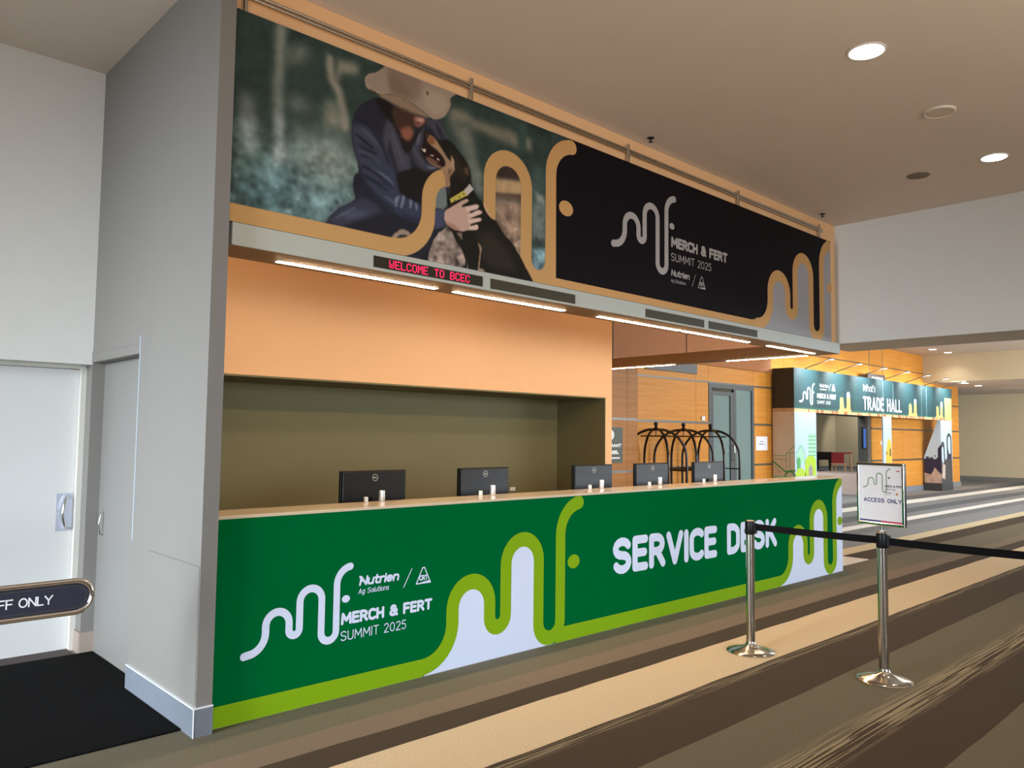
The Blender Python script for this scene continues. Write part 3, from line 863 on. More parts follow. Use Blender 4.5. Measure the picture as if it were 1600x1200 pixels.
FONT57 = {'W': '10001 10001 10001 10101 10101 10101 01010', 'E': '11111 10000 10000 11110 10000 10000 11111', 'L': '10000 10000 10000 10000 10000 10000 11111',
          'C': '01110 10001 10000 10000 10000 10001 01110', 'O': '01110 10001 10001 10001 10001 10001 01110', 'M': '10001 11011 10101 10101 10001 10001 10001',
          'T': '11111 00100 00100 00100 00100 00100 00100', 'B': '11110 10001 10001 11110 10001 10001 11110', ' ': '00000 00000 00000 00000 00000 00000 00000'}
pt = .68 / 89
m_dots = emit('red dots', (1.0, .02, .09), 2.2)
col0 = 0
for word in ('WELCOME', 'TO', 'BCEC'):
    dm = MB()
    for ch in word:
        for r, row in enumerate(FONT57[ch].split()):
            for c, bit in enumerate(row):
                if bit == '1':
                    x0 = 2.856 + (col0 + c) * pt
                    z0 = 2.6955 - r * pt
                    dm.box(x0, x0 + pt * .86, 4.1795, 4.181, z0 - pt * .86, z0)
        col0 += 6
    col0 += 6
    dm.build('message_word', m_dots, led, OG)
for a0, a1 in ((3.732, 4.643), (5.567, 6.492), (6.569, 7.49)):
    p = MB().box(a0, a1, 4.181, 4.19, 2.63, 2.704).build('blank_display', m_led_off, can, OG)
MB().tube([(9.3, 6.28, 2.742), (9.3, 6.28, 4.21)], .008, 8).build('suspension_rod', m_alu, can, OG)
MB().tube([(9.3, 7.6, 2.742), (9.3, 7.6, 4.21)], .008, 8).build('suspension_rod', m_alu, can, OG)

# ------------------------------------------------------------------ banner
BG_GAIN = 1.08


def paint_photo(us, vs):
    """the printed photograph, painted as soft coloured shapes on a fine grid; returns linear colours"""
    H, W = len(vs), len(us)
    U, V = np.meshgrid(us, vs)
    img = np.zeros((H, W, 3))
    img[:] = (34, 50, 48)
    rng = np.random.RandomState(3)

    def blur(a, s):
        s = max(s / (us[1] - us[0]), .45)
        n = int(3 * s) + 1
        k = np.exp(-.5 * (np.arange(-n, n + 1) / s) ** 2)
        k /= k.sum()
        a = np.pad(a, n, mode='edge')
        a = np.apply_along_axis(lambda r: np.convolve(r, k, 'valid'), 1, a)
        return np.apply_along_axis(lambda r: np.convolve(r, k, 'valid'), 0, a)

    def mask(pts):
        x = np.array([p[0] for p in pts])
        y = np.array([p[1] for p in pts])
        ins = np.zeros(U.shape, bool)
        for i in range(len(x)):
            j = i - 1
            if y[i] == y[j]:
                continue
            c = (y[i] > V) != (y[j] > V)
            ins ^= c & (U < (x[j] - x[i]) * (V - y[i]) / (y[j] - y[i]) + x[i])
        return ins.astype(float)

    def smooth_loop(pts):
        n = len(pts)
        if n < 7:
            return pts
        o = []
        for i in range(n):
            p0, p1, p2, p3 = (np.array(pts[(i + k) % n]) for k in (-1, 0, 1, 2))
            for t in (0, .33, .67):
                o.append(tuple(.5 * (2 * p1 + (p2 - p0) * t + (2 * p0 - 5 * p1 + 4 * p2 - p3) * t * t + (3 * p1 - p0 - 3 * p2 + p3) * t ** 3)))
        return o

    def put(col, bl, pts):
        a = blur(mask(smooth_loop(pts)), bl)[..., None]
        img[:] = img * (1 - a) + np.array(col, float) * a

    def ribbon(col, pts, w):
        d = np.full(U.shape, 9.0)
        for (x0, y0), (x1, y1) in zip(pts[:-1], pts[1:]):
            l2 = (x1 - x0) ** 2 + (y1 - y0) ** 2 + 1e-12
            t = np.clip(((U - x0) * (x1 - x0) + (V - y0) * (y1 - y0)) / l2, 0, 1)
            d = np.minimum(d, np.hypot(U - x0 - t * (x1 - x0), V - y0 - t * (y1 - y0)))
        a = np.clip((w / 2 - d) / (us[1] - us[0]) + .5, 0, 1)[..., None]
        img[:] = img * (1 - a) + np.array(col, float) * a

    def grain(s):
        g = blur(rng.randn(H, W), s)
        return g / g.std()
    for c, bl, p in BACKDROP:
        put(c, bl, p)
    lowz = np.clip((3.40 - V) / .35, 0, 1)
    g = grain(.012) * .5 + grain(.028) * .7 + grain(.06) * .5
    img *= (1 + (.05 + .13 * lowz) * g)[..., None]
    img += (lowz * np.clip(grain(.012) - 1.2, 0, 2) * 14)[..., None]
    img *= 1.25
    for c, bl, p in FIGURES[:1]:
        put(c, bl, p)
    m = blur(mask(FIGURES[0][2]), .003)
    img *= (1 + m * .22 * (grain(.012) * .7 + grain(.02) * .6))[..., None]
    for c, bl, p in FIGURES[1:]:
        put(c, bl, p)
    TAN = (194, 147, 88)
    s = 1.115
    x1, zb = 3.168, 2.79
    ribbon(TAN, [(1.7, zb), (2.9, zb)], .112)
    pth = [(x1 + (a - 3.433) * s, zb + (b - .062) * s) for a, b in
           arc(3.185, .31, .248, .248, -90, 0, 10) + arc(3.6015, .395, .1685, .169, 180, 62, 12)]
    ribbon(TAN, pth, .117)
    pth = [(3.716, 2.95)] + [(x1 + (a - 3.433) * s, zb + (b - .062) * s) for a, b in
                             arc(4.092, .645, .168, .168, 180, 0, 16) + arc(4.3785, .174, .1185, .119, 180, 360, 14)] + [(4.365, 3.7)]
    ribbon(TAN, pth, .117)
    put(TAN, .003, [(4.02, 2.73), (4.10, 2.90), (4.16, 2.80), (4.29, 2.80), (4.5, 2.845), (4.5, 2.73)])
    for c, bl, p in FORE:
        put(c, bl, p)
    gy = img.mean(2, keepdims=True)
    img[:] = np.clip(gy + (img - gy) * .8, 4, 255) / 255.0
    return np.where(img <= .04045, img / 12.92, ((img + .055) / 1.055) ** 2.4)


m_print = bpy.data.materials.new('printed photograph')
m_print.use_nodes = True
_nt = m_print.node_tree
_at = _nt.nodes.new('ShaderNodeAttribute')
_at.attribute_name = 'ink'
_nt.links.new(_at.outputs['Color'], _nt.nodes['Principled BSDF'].inputs['Base Color'])
_nt.nodes['Principled BSDF'].inputs['Roughness'].default_value = .6
_nt.nodes['Principled BSDF'].inputs['Specular IOR Level'].default_value = .12
b_tan = mat('tan ink', (190, 145, 92), .6, gain=BG_GAIN, var=.01, spec=.15)
b_navy = mat('black navy ink', (24, 20, 23), .6, gain=1.0, var=.02, spec=.05)
b_white = mat('white ink', (150, 148, 150), .6, gain=BG_GAIN, var=.01, spec=.15)
b_grey = mat('pale grey ink', (160, 154, 150), .6, gain=BG_GAIN, var=.01, spec=.15)

YB = 4.184
ban = thing('event_banner', (5.5, 4.2, 2.744), 'large printed banner above the canopy with a man in a hat hugging a dog', 'banner')
OB = (5.5, 4.2, 2.744)
MB().box(1.79, 9.24, YB + .002, 4.205, 2.7435, 3.962).build('backing_board', mat('banner board', (120, 116, 112), .7), ban, OB)
# photograph
us = np.arange(1.79, 4.425, .005)
vs = np.arange(2.7440, 3.9625, .005)
lin_img = np.clip(paint_photo(us, vs) * BG_GAIN * np.array((1.03, .98, .86)), 0, .85)
H, W = lin_img.shape[:2]
vv = [(u, YB + .001, v) for v in vs for u in us]
ff = [(r * W + c, r * W + c + 1, (r + 1) * W + c + 1, (r + 1) * W + c) for r in range(H - 1) for c in range(W - 1)]
ph = MB()
ph.v, ph.f, ph.mi = vv, ff, [0] * len(ff)
pho = ph.build('printed_photo', m_print, ban, OB)
ca = pho.data.color_attributes.new('ink', 'FLOAT_COLOR', 'POINT')
ca.data.foreach_set('color', np.concatenate([lin_img.reshape(-1, 3), np.ones((H * W, 1))], 1).ravel())
pho['label'] = 'photograph of a person in a pale hat and navy shirt hugging a black and tan dog'
# graphic part
g = Art((0, YB + .001, 0), X, Z, NF)
g.rect(4.36, 9.24, 2.744, 3.962, 0, 1)
s = 1.115
hook = [(3.168 + (a - 3.433) * s, 2.79 + (b - .062) * s) for a, b in arc(4.74, .81, .243, .245, 180, 97, 12)]
g.stroke([(4.361, 2.80)] + hook, .117, 1, 0)
g.shape([(4.36, 3.70), (4.36, 3.962), (4.60, 3.962), (4.52, 3.945), (4.44, 3.90), (4.385, 3.83), (4.363, 3.76)], .5, 2)
g.dot(3.168 + 1.2165 * s + .006, 2.79 + .533 * s, .083, 1, 0, 18, .062)
g.rect(4.36, 7.405, 2.744, 2.808, 1, 0)
# right end: white hills, ribbon
x2, z2, s2 = 7.777, 2.78, 1.145
pth = mf_path(x2, z2, s2)
pth = [(min(max(a, 1.8), 9.24), b) for a, b in pth]
g.shape([(7.6, 2.744)] + [p for p in pth[3:]] + [(9.24, pth[-1][1]), (9.24, 2.744)], .5, 3)
full = mf_path(x2, z2, s2)
full = [p for p in full if p[0] < 9.18] + [(9.18, 3.905)]
g.stroke(full, .118, 1, 0)
g.dot(x2 + 1.2165 * s2 + .03, z2 + .533 * s2 + .0, .066, 1, 0, 18, .06)
g.rect(7.4, 7.62, 2.744, 2.815, 1, 0)
# centre lettering
mf_logo(g, 5.276, 3.213, .57, 1, 4, tail=.27, deep=.235)
g.text('MERCH & FERT', 5.955, 6.918, 3.322, 3.424, .0255, 1, 4, gap=.22)
g.text('SUMMIT 2025', 5.955, 6.624, 3.196, 3.272, .008, 1, 4, gap=.2)
g.text('Nutrien', 5.955, 6.25, 3.056, 3.118, .013, 1, 4, gap=.16, slant=.15)
g.text('Ag Solutions', 5.95, 6.185, 2.998, 3.03, .004, 1, 4, gap=.16, slant=.15)
g.stroke([(6.292, 3.003), (6.352, 3.122)], .006, 1, 4)
crt_mark(g, 6.388, 6.525, 2.998, 3.125, 1, 4, .008)
g.build('printed_graphic', [b_tan, b_navy, m_print_green := mat('deep green ink', (36, 52, 48), .6, gain=BG_GAIN), b_white, b_grey], ban, OB)

rail = thing('banner_rail', (5.6, 4.215, 3.962), 'twin steel hanging rail running along the top of the banner', 'rail')
OR = (5.6, 4.215, 3.962)
MB().tube([(1.8, 4.222, 4.092), (9.12, 4.222, 4.092)], .010, 8).build('upper_rod', m_steel, rail, OR, smooth=60)
MB().tube([(1.8, 4.222, 4.066), (9.12, 4.222, 4.066)], .010, 8).build('lower_rod', m_steel, rail, OR, smooth=60)
for x in (1.86, 3.553, 5.36, 7.188, 9.02):
    MB().tube([(x, 4.216, 3.955), (x, 4.216, 4.135)], .014, 10).tube([(x, 4.216, 4.079), (x, 4.25, 4.079)], .008, 8).build('bracket_post', m_steel, rail, OR, smooth=60)

# ------------------------------------------------------------------ service desk
DG = 1.0
d_green = mat('deep green print', (0, 94, 46), .6, gain=DG, var=.02, spec=0.0)
d_lime = mat('lime print', (126, 162, 22), .6, gain=DG, var=.02, spec=.03)
d_white = mat('white print', (206, 214, 236), .5, gain=DG, var=.01)
desk = thing('service_desk', (5.63, 4.6, 0), 'long reception desk wrapped in a green graphic reading SERVICE DESK', 'desk')
OD = (5.63, 4.6, 0)
MB().box(1.79, 9.46, 4.187, 4.5, 0.0, 1.104).build('carcass', mat('desk carcass', (206, 204, 202), .5), desk, OD)
ct = MB().box(1.79, 9.465, 4.182, 4.52, 1.1045, 1.122).build('countertop', mat('pale laminate', (206, 188, 160), .16, var=.02), desk, OD, bevel=.002)
MB().box(1.79, 9.44, 4.5, 5.0, .70, .73).build('worktop', mat('worktop laminate', (150, 140, 126), .4), desk, OD)
for x in (1.8, 3.7, 5.6, 7.5, 9.42):
    MB().box(x, x + .02, 4.5, 4.95, 0, .70).build('side_panel', MATS['desk carcass'], desk, OD)
g = Art((0, 4.1865, 0), X, Z, NF)
g.rect(1.795, 9.46, .002, 1.104, 0, 0)
p1 = mf_path(3.433, .062, 1.0)
i_u = 10 + 1 + 16 + 1 + 10 + 1 + 16 + 1 + 7
g.shape([(3.2, .003)] + p1[4:i_u + 1] + [(p1[i_u][0], .003)], 1, 2)
p2 = mf_path(8.17, .062, 1.015)
p2 = [q for q in p2 if q[0] < 9.42] + [(9.41, 1.062)]
g.shape([(7.95, .003)] + p2[4:] + [(9.46, 1.06), (9.46, .003)], 1, 2)
g.rect(1.795, 3.19, .001, .1145, 2, 1)
g.rect(4.446, 7.95, .001, .1145, 2, 1)
g.stroke(p1, .106, 2, 1)
g.stroke(p2, .106, 2, 1)
g.dot(4.648, .597, .07, 2, 1, 18, .054)
g.dot(9.393, .60, .066, 2, 1, 18, .052)
mf_logo(g, 2.087, .353, .422, 2, 2, tail=.29)
g.text('MERCH & FERT', 2.569, 3.258, .4255, .4985, .0182, 2, 2, gap=.22)
g.text('SUMMIT 2025', 2.569, 3.05, .331, .3895, .006, 2, 2, gap=.2)
g.text('Nutrien', 2.69, 2.985, .644, .704, .0135, 2, 2, gap=.16, slant=.2)
g.stroke([(2.696, .7), (2.712, .672)], .012, 2, 2)
g.text('Ag Solutions', 2.684, 2.91, .595, .628, .0042, 2, 2, gap=.16, slant=.2)
g.stroke([(3.025, .596), (3.088, .708)], .006, 2, 2)
crt_mark(g, 3.117, 3.247, .597, .712, 2, 2, .0075)
g.text('SERVICE DESK', 5.13, 7.868, .432, .734, .071, 2, 2, gap=.245)
g.build('front_graphic', [d_green, d_lime, d_white], desk, OD)

# monitors on the staff side
mon_specs = [(2.902, 3.451, 'nearest the grey wing wall', -.02), (3.958, 4.497, 'second from the grey wing wall', .02), (5.289, 5.846, 'in the middle of the five on the desk', 0), (6.19, 6.734, 'fourth from the grey wing wall', 0), (7.219, 7.754, 'furthest along the desk, below the rightmost trolley', -.05)]
mon = thing('computer_monitor', (0, 0, 0), '', 'monitor', 'monitors along the desk')
m_mon = mat('dark monitor shell', (30, 30, 29), .35, spec=.3, bump=.15, bscale=400)
MB().box(-.272, .272, -.012, .012, .262, .585).build('screen_panel', m_black, mon, bevel=.004)
MB().prism([(-.262, -.012, .27), (.262, -.012, .27), (.262, -.012, .579), (-.262, -.012, .579)], (0, -.012, 0)).build('rear_shell', m_mon, mon, bevel=.006)
MB().lathe([(.026, 0), (.026, .001)], seg=28).build('x', m_alu) if False else None
lg = Art((0, -.0245, .535), X, Z, NF)
lg.stroke(arc(0, 0, .023, .023, 0, 360, 28), .004, 1, 0)
lg.text('DELL', -.0165, .0165, -.006, .006, .0028, 1, 0, gap=.2)
lg.build('rear_badge', mat('silver badge', (170, 168, 160), .4), mon)
MB().box(-.035, .035, -.045, -.024, .02, .40).build('stand_neck', m_mon, mon, bevel=.004)
MB().box(-.12, .12, -.11, .09, 0, .014).build('stand_base', m_mon, mon, bevel=.004)
for i, (a0, a1, txt, rz) in enumerate(mon_specs):
    o = mon if i == 0 else copy_tree(mon)
    o.location = ((a0 + a1) / 2, 4.79, .73)
    o.rotation_euler = (0, 0, rz)
    o['label'] = 'black monitor seen from behind, ' + txt
# small posts on the counter top
posts = [(2.911, 3.036), (3.92, 4.043), (5.169, 5.322), (6.014, 6.174), (6.923, 7.124)]
where = ['in front of the monitor nearest the wing wall', 'in front of the second monitor from the wing wall', 'in front of the middle monitor', 'in front of the fourth monitor from the wing wall', 'in front of the furthest monitor']
pen = MB().lathe([(.020, 0), (.021, .003), (.021, .07), (.020, .074), (.017, .074), (.017, .03)], seg=24).build('silver_cup', mat('bright silver', (210, 208, 204), .3, metal=.7), smooth=50)
tag(pen, '', 'cup', 'silver cups on the counter')
cap = MB().box(-.011, .011, -.011, .011, 0, .036).build('white_block', m_white_pl, bevel=.003)
tag(cap, '', 'block', 'white blocks on the counter')
for i, (a, b_) in enumerate(posts):
    o = cap if i == 0 else copy_tree(cap)
    o.location = (a, 4.47, 1.1225)
    o['label'] = 'tiny white block on the counter ' + where[i]
    o = pen if i == 0 else copy_tree(pen)
    o.location = (b_, 4.47, 1.1225)
    o['label'] = 'small silver cylinder on the counter ' + where[i]
tag(MB().box(6.6, 6.69, 6.985, 7.0, .9, .945).build('power_outlet', m_white_pl, origin=(6.645, 7.0, .92), bevel=.003), 'white power outlet on the recess wall beside the second monitor', 'outlet')
tag(MB().box(9.3, 10.6, 4.6, 6.5, 0, .006).box(9.47, 10.6, 4.345, 4.6, 0, .006).build('floor_panel', mat('pale floor panel', (214, 208, 198), .6), origin=(10, 5, 0)), 'pale flat panel on the carpet at the far end of the desk', 'mat')

# ------------------------------------------------------------------ barrier posts, belts, sign
m_belt = mat('black belt webbing', (9, 9, 10), .8, spec=.15, bump=.3, bscale=300)
st_specs = [(5.384, 3.08, 'steel barrier post close to the desk on the cream stripe'), (5.424, 2.136, 'nearer steel barrier post carrying the framed access sign'), (5.466, 1.02, 'steel barrier post at the right hand end of the belt')]
stan = thing('barrier_post', (0, 0, 0), '', 'barrier post', 'belt barrier posts')
MB().lathe([(.172, 0), (.176, .004), (.173, .009), (.13, .019), (.09, .029), (.06, .038), (.045, .047), (.037, .058), (.033, .075)], seg=64).build('base', m_steel, stan, smooth=50)
MB().lathe([(.0315, .04), (.0315, .86)], seg=32).build('post', m_steel, stan, smooth=50)
h = MB().lathe([(.033, .86), (.036, .866), (.036, .948), (.034, .955)], seg=32).build('belt_head', m_black, stan, smooth=50)
MB().lathe([(.031, .955), (.033, .958), (.031, .964), (.012, .966)], seg=32).build('cap', m_steel, h, smooth=50)
MB().box(-.016, .016, -.052, -.034, .868, .945).build('belt_slot', m_black, h, bevel=.003)
stans = []
for i, (x, y, lab) in enumerate(st_specs):
    o = stan if i == 0 else copy_tree(stan)
    o.location = (x, y, 0)
    o.rotation_euler = (0, 0, math.atan2(.04, .94))
    o['label'] = lab
    stans.append(o)


def belt(i, p0, p1, sag):
    mb = MB()
    n = 16
    up_, dn = [], []
    a, b_ = Vector(p0), Vector(p1)
    for k in range(n + 1):
        t = k / n
        p = a.lerp(b_, t)
        p.z -= sag * 4 * t * (1 - t)
        dn.append(p - Vector((0, 0, .024)))
        up_.append(p + Vector((0, 0, .024)))
    for k in range(n):
        mb.poly([dn[k], dn[k + 1], up_[k + 1], up_[k]])
    o = mb.build('belt', m_belt, None)
    sol = o.modifiers.new('thickness', 'SOLIDIFY')
    sol.thickness = .002
    sol.offset = 0
    bpy.context.view_layer.update()
    o.parent = stans[i]
    o.matrix_parent_inverse = stans[i].matrix_basis.inverted()
    return o


belt(0, (5.385, 3.03, .918), (5.4225, 2.17, .910), .004)
belt(1, (5.4255, 2.088, .906), (5.465, 1.056, .906), .006)

sg = thing('access_sign', (5.424, 2.136, .967), 'framed access only sign on top of the nearer barrier post', 'sign', rz=math.radians(76.3 + 180))
MB().lathe([(.009, 0), (.009, .05)], seg=16).build('stem', m_steel, sg, smooth=50)
MB().lathe([(.03, -.001), (.03, .006)], seg=20).build('foot', m_steel, sg, smooth=50)
w = MB()
for a0, a1, c0, c1 in ((-.175, .175, .04, .058), (-.175, .175, .437, .455), (-.175, -.157, .058, .437), (.157, .175, .058, .437)):
    w.box(a0, a1, -.013, .013, c0, c1)
w.build('frame', m_chrome, sg, bevel=.003)
g = Art((0, -.004, 0), X, Z, NF, eps=.0004)
g.rect(-.158, .158, .057, .438, 0, 0)
mf_logo(g, -.092, .29, .128, 1, 1, tail=.3, deep=.2, w=.05)
g.text('MERCH & FERT', .03, .156, .296, .31, .0035, 1, 2, gap=.22)
g.text('SUMMIT 2025', .03, .108, .277, .288, .0015, 1, 2, gap=.22)
g.text('Nutrien', .03, .08, .256, .265, .002, 1, 2)
g.text('Ag Solutions', .03, .075, .246, .251, .001, 1, 2)
g.stroke([(.093, .247), (.1, .264)], .0015, 1, 2)
g.shape([(.107, .247), (.128, .247), (.1175, .266)], 1, 5)
g.text('ACCESS ONLY', -.128, .152, .192, .22, .0055, 1, 3, gap=.24)
g.rect(-.158, 0.0, .063, .073, 1, 3)
g.rect(0.0, .158, .063, .073, 1, 4)
g.shape([(.108, .408), (.146, .408), (.135, .401), (.122, .401)], 1, 4)
g.build('notice', [m_paper, mat('logo green ink', (96, 140, 92), .7), mat('grey ink', (96, 98, 112), .7), mat('blue ink', (44, 48, 112), .7), mat('crimson ink', (190, 40, 84), .7), mat('orange ink', (190, 120, 50), .7)], sg)
MB().box(-.158, .158, -.0035, .004, .057, .438).build('back_panel', m_white_pl, sg)

# ------------------------------------------------------------------ staff gate sign, black mat
gate = thing('staff_gate', (.5, 4.0, 0), 'chrome framed STAFF ONLY bar across the staff doorway', 'gate')
OGt = (.5, 4.0, 0)


def capsule(x0, x1, z0, z1, n=14):
    r = (z1 - z0) / 2
    zc = (z0 + z1) / 2
    return arc(x1 - r, zc, r, r, -90, 90, n) + arc(x0 + r, zc, r, r, 90, 270, n)


loop = capsule(-.02, 1.132, .752, .893)
loop = [(a, 4.0, c) for a, c in loop]
MB().tube(loop + [loop[0]], .0125, 12, cap=False).build('tube_frame', m_chrome, gate, OGt, smooth=60)
g = Art((0, 3.996, 0), X, Z, NF)
g.shape(capsule(-.01, 1.120, .762, .883), 0, 0)
g.stroke(capsule(.0, 1.108, .773, .872) + [capsule(.0, 1.108, .773, .872)[0]], .0016, 1, 2)
g.text('STAFF ONLY', .655, .972, .801, .843, .0058, 1, 1, gap=.13)
g.build('sign_plate', [m_navy_sign, m_white_ink, m_chrome], gate, OGt)
g = MB().prism([(a, 4.004, c) for a, c in capsule(-.01, 1.120, .762, .883)], (0, -.007, 0)).build('sign_back', m_black, gate, OGt)
MB().tube([(.45, 4.0, 0), (.45, 4.0, .755)], .02, 12).build('support_post', m_chrome, gate, OGt, smooth=60)
MB().lathe([(.09, 0), (.09, .01), (.03, .016)], (.45, 4.0, 0), 24).build('foot_plate', m_chrome, gate, OGt, smooth=50)
tag(MB().prism([(-2.0, 4.285, 0), (1.672, 4.285, 0), (1.672, 5.21, 0), (1.77, 5.25, 0), (1.77, 6.185, 0), (-2.0, 6.185, 0)], (0, 0, .01)).build('door_mat', mat('black matting', (11, 10, 10), .95, var=.2, vscale=60, bump=.6, bscale=300, spec=.1), origin=(0, 5.3, 0)), 'black entrance mat in front of the white staff door', 'mat')
struct(MB().box(.5, 1.655, 6.2, 6.386, 0, .006).build('trim_6', mat('dark threshold', (60, 42, 40), .6)))

# ------------------------------------------------------------------ ceiling fittings
m_lamp = emit('downlight glow', (1.0, .95, .86), 14)
m_ring = mat('white lamp ring', (226, 222, 214), .5)


def downlight(x, y, z, r, lab, power, grp='recessed downlights'):
    t = thing('downlight', (x, y, z), lab, 'ceiling light', grp)
    MB().lathe([(r * 1.12, 0), (r * 1.12, -.006), (r, -.008), (r, 0)], seg=40).build('trim_ring', m_ring, t, smooth=50)
    MB().lathe([(r * .98, -.004), (r * .98, -.0065)], seg=40).build('lens', m_lamp, t)
    spot('downlight_beam', (x, y, z - .02), (x, y, 0), power, (1, .93, .82), 130, .8, r)


downlight(5.29, 2.125, 4.21, .112, 'larger bright round downlight in the near ceiling', 25)
downlight(8.153, 2.13, 4.21, .105, 'bright round downlight in the near ceiling close to the white header', 25)
downlight(24.94, 8.262, 4.255, .1, 'downlight beyond the header, left of its pair by the timber wall', 60)
downlight(26.13, 8.22, 4.255, .1, 'downlight beyond the header, right of its pair by the cream drop', 60)
downlight(27.67, 8.24, 3.40, .11, 'downlight in the low ceiling just past the portal', 40)
downlight(29.18, 8.28, 3.40, .11, 'downlight in the low ceiling further from the portal', 40)
sp_ = thing('ceiling_speaker', (6.697, 2.125, 4.21), 'round white ceiling speaker between the two near downlights', 'speaker')
MB().lathe([(.118, 0), (.118, -.012), (.108, -.016), (.1, -.010)], seg=40).build('rim', mat('speaker rim', (226, 214, 200), .6), sp_, smooth=50)
MB().lathe([(.1, -.005), (.099, -.012), (.05, -.013)], seg=40).build('grille', mat('speaker grille', (204, 190, 174), .7), sp_, smooth=50)
tag(MB().lathe([(.105, 0), (.1, -.008), (.05, -.009)], (8.206, 2.812, 4.21), 36).build('ceiling_cover', mat('brown cover plate', (118, 104, 84), .7), origin=(8.206, 2.812, 4.21), smooth=50), 'dull brown round cover in the ceiling between the banner and the downlights', 'cover plate')
for (x, y, lab) in ((5.53, 4.1, 'small sprinkler head above the middle of the banner'), (8.86, 4.1, 'small sprinkler head above the right end of the banner')):
    t = thing('sprinkler', (x, y, 4.21), lab, 'sprinkler', 'sprinklers above the banner')
    MB().lathe([(.032, 0), (.03, -.006), (.012, -.008)], seg=20).build('escutcheon', m_black, t, smooth=50)
    MB().lathe([(.008, -.008), (.008, -.03), (.005, -.034), (.02, -.036), (.02, -.039)], seg=14).build('head', m_black, t, smooth=50)

# ------------------------------------------------------------------ luggage trolleys
m_blk_metal = mat('black lacquered metal', (14, 12, 12), .22)
cart = thing('luggage_trolley', (0, 0, 0), '', 'luggage trolley', 'birdcage luggage trolleys')
MB().box(-.3, .3, -.5, .5, .17, .23).build('deck', mat('trolley carpet', (60, 26, 30), .9), cart, bevel=.01)
for sx in (-1, 1):
    for sy in (-1, 1):
        p = [(sx * .28, sy * .47, .23), (sx * .28, sy * .47, .8)]
        for k in range(13):
            a = PI / 2 * k / 12
            p.append((sx * (.03 + .25 * math.cos(a)), sy * (.05 + .42 * math.cos(a)), 1.18 + .53 * math.sin(a)))
        MB().tube(p, .023, 10).build('hoop_leg', m_blk_metal, cart, smooth=60)
        wl = MB().tube([(sx * .24 - .02, sy * .4, .085), (sx * .24 + .02, sy * .4, .085)], .085, 20).build('wheel', m_black, cart, smooth=40)
        MB().box(sx * .24 - .03, sx * .24 + .03, sy * .4 - .02, sy * .4 + .02, .085, .17).build('fork', m_blk_metal, wl)
MB().lathe([(.06, 1.685), (.075, 1.70), (.07, 1.725), (.045, 1.735), (.03, 1.75), (.018, 1.765), (.03, 1.785), (.042, 1.81), (.03, 1.838), (.006, 1.846)], seg=20).build('finial', m_blk_metal, cart, smooth=60)
MB().tube([(0, -.34, 1.59), (0, .34, 1.59)], .013, 8).tube([(0, 0, 1.59), (0, 0, 1.70)], .009, 8).build('hanging_rail', m_blk_metal, cart, smooth=60)
for sx in (-1, 1):
    MB().tube([(sx * .28, -.47, .97), (sx * .28, .47, .97)], .012, 8).build('side_rail', m_blk_metal, cart, smooth=60)
MB().tube([(-.28, .47, .97), (.28, .47, .97)], .012, 8).build('end_rail', m_blk_metal, cart, smooth=60)
for i, (x, lab) in enumerate(((11.76, 'black birdcage luggage trolley nearest the hose reel cupboard'), (12.63, 'black birdcage luggage trolley in the middle of the three'), (13.56, 'black birdcage luggage trolley standing by the glass door'))):
    o = cart if i == 0 else copy_tree(cart)
    o.location = (x, 8.6, 0)
    o['label'] = lab
# ------------------------------------------------------------------ on the timber wall
hs = thing('hose_reel_sign', (10.4, 8.56, 1.43), 'dark green hydrant and hose reel sign on the timber cupboard', 'sign')
OH = (10.4, 8.56, 1.43)
MB().box(10.07, 10.733, 8.55, 8.56, 1.124, 1.73).build('plate', mat('dark green plate', (66, 74, 60), .5), hs, OH)
g = Art((0, 8.5495, 0), X, Z, NF)
g.dot(10.42, 1.60, .085, 0, 0, 24)
g.text('HYDRANT', 10.2, 10.70, 1.39, 1.45, .018, 0, 0)
g.text('HOSE REEL', 10.1, 10.63, 1.275, 1.335, .018, 0, 0)
g.rect(10.2, 10.66, 1.195, 1.22, 0, 0)
g.build('lettering', m_white_ink, hs, OH)
tag(MB().box(12.15, 13.88, 9.11, 9.15, 2.875, 3.07).build('sign_board', mat('slate board', (92, 94, 96), .5), origin=(13, 9.13, 2.97), bevel=.004), 'blank dark grey board high on the timber wall behind the canopy beam', 'board')
ws = thing('wall_switch', (14.13, 9.15, 1.97), 'small white switch box on the timber wall left of the glass door', 'switch')
MB().box(14.07, 14.19, 9.125, 9.15, 1.925, 2.015).build('box', m_white_pl, ws, (14.13, 9.15, 1.97), bevel=.006)
MB().box(14.11, 14.15, 9.12, 9.125, 1.95, 1.99).build('rocker', m_white_pl, ws, (14.13, 9.15, 1.97))
nt_ = thing('paper_notice', (16.54, 9.15, 1.45), 'white paper notice taped to the timber between glass door and portal', 'notice')
MB().box(16.28, 16.795, 9.144, 9.15, 1.295, 1.61).build('sheet', m_paper, nt_, (16.54, 9.15, 1.45))
g = Art((0, 9.1435, 0), X, Z, NF)
for a0, a1, c in ((16.46, 16.6, 1.48), (16.40, 16.66, 1.425)):
    for k in range(int((a1 - a0) / .035)):
        g.rect(a0 + k * .035, a0 + k * .035 + .024, c, c + .026, 0, 0)
g.build('print', MATS['grey ink'], nt_, (16.54, 9.15, 1.45))
hg = thing('hanging_sign', (22.45, 8.88, 3.06), 'small dark sign hanging above the trade hall portal', 'sign')
OHg = (22.45, 8.88, 3.06)
MB().box(21.85, 23.03, 8.9, 8.94, 2.98, 3.39).build('plate', mat('brown sign plate', (84, 70, 68), .5), hg, OHg)
MB().tube([(22.0, 8.92, 3.39), (22.0, 8.92, 4.255)], .008, 8).build('wire', m_alu, hg, OHg)
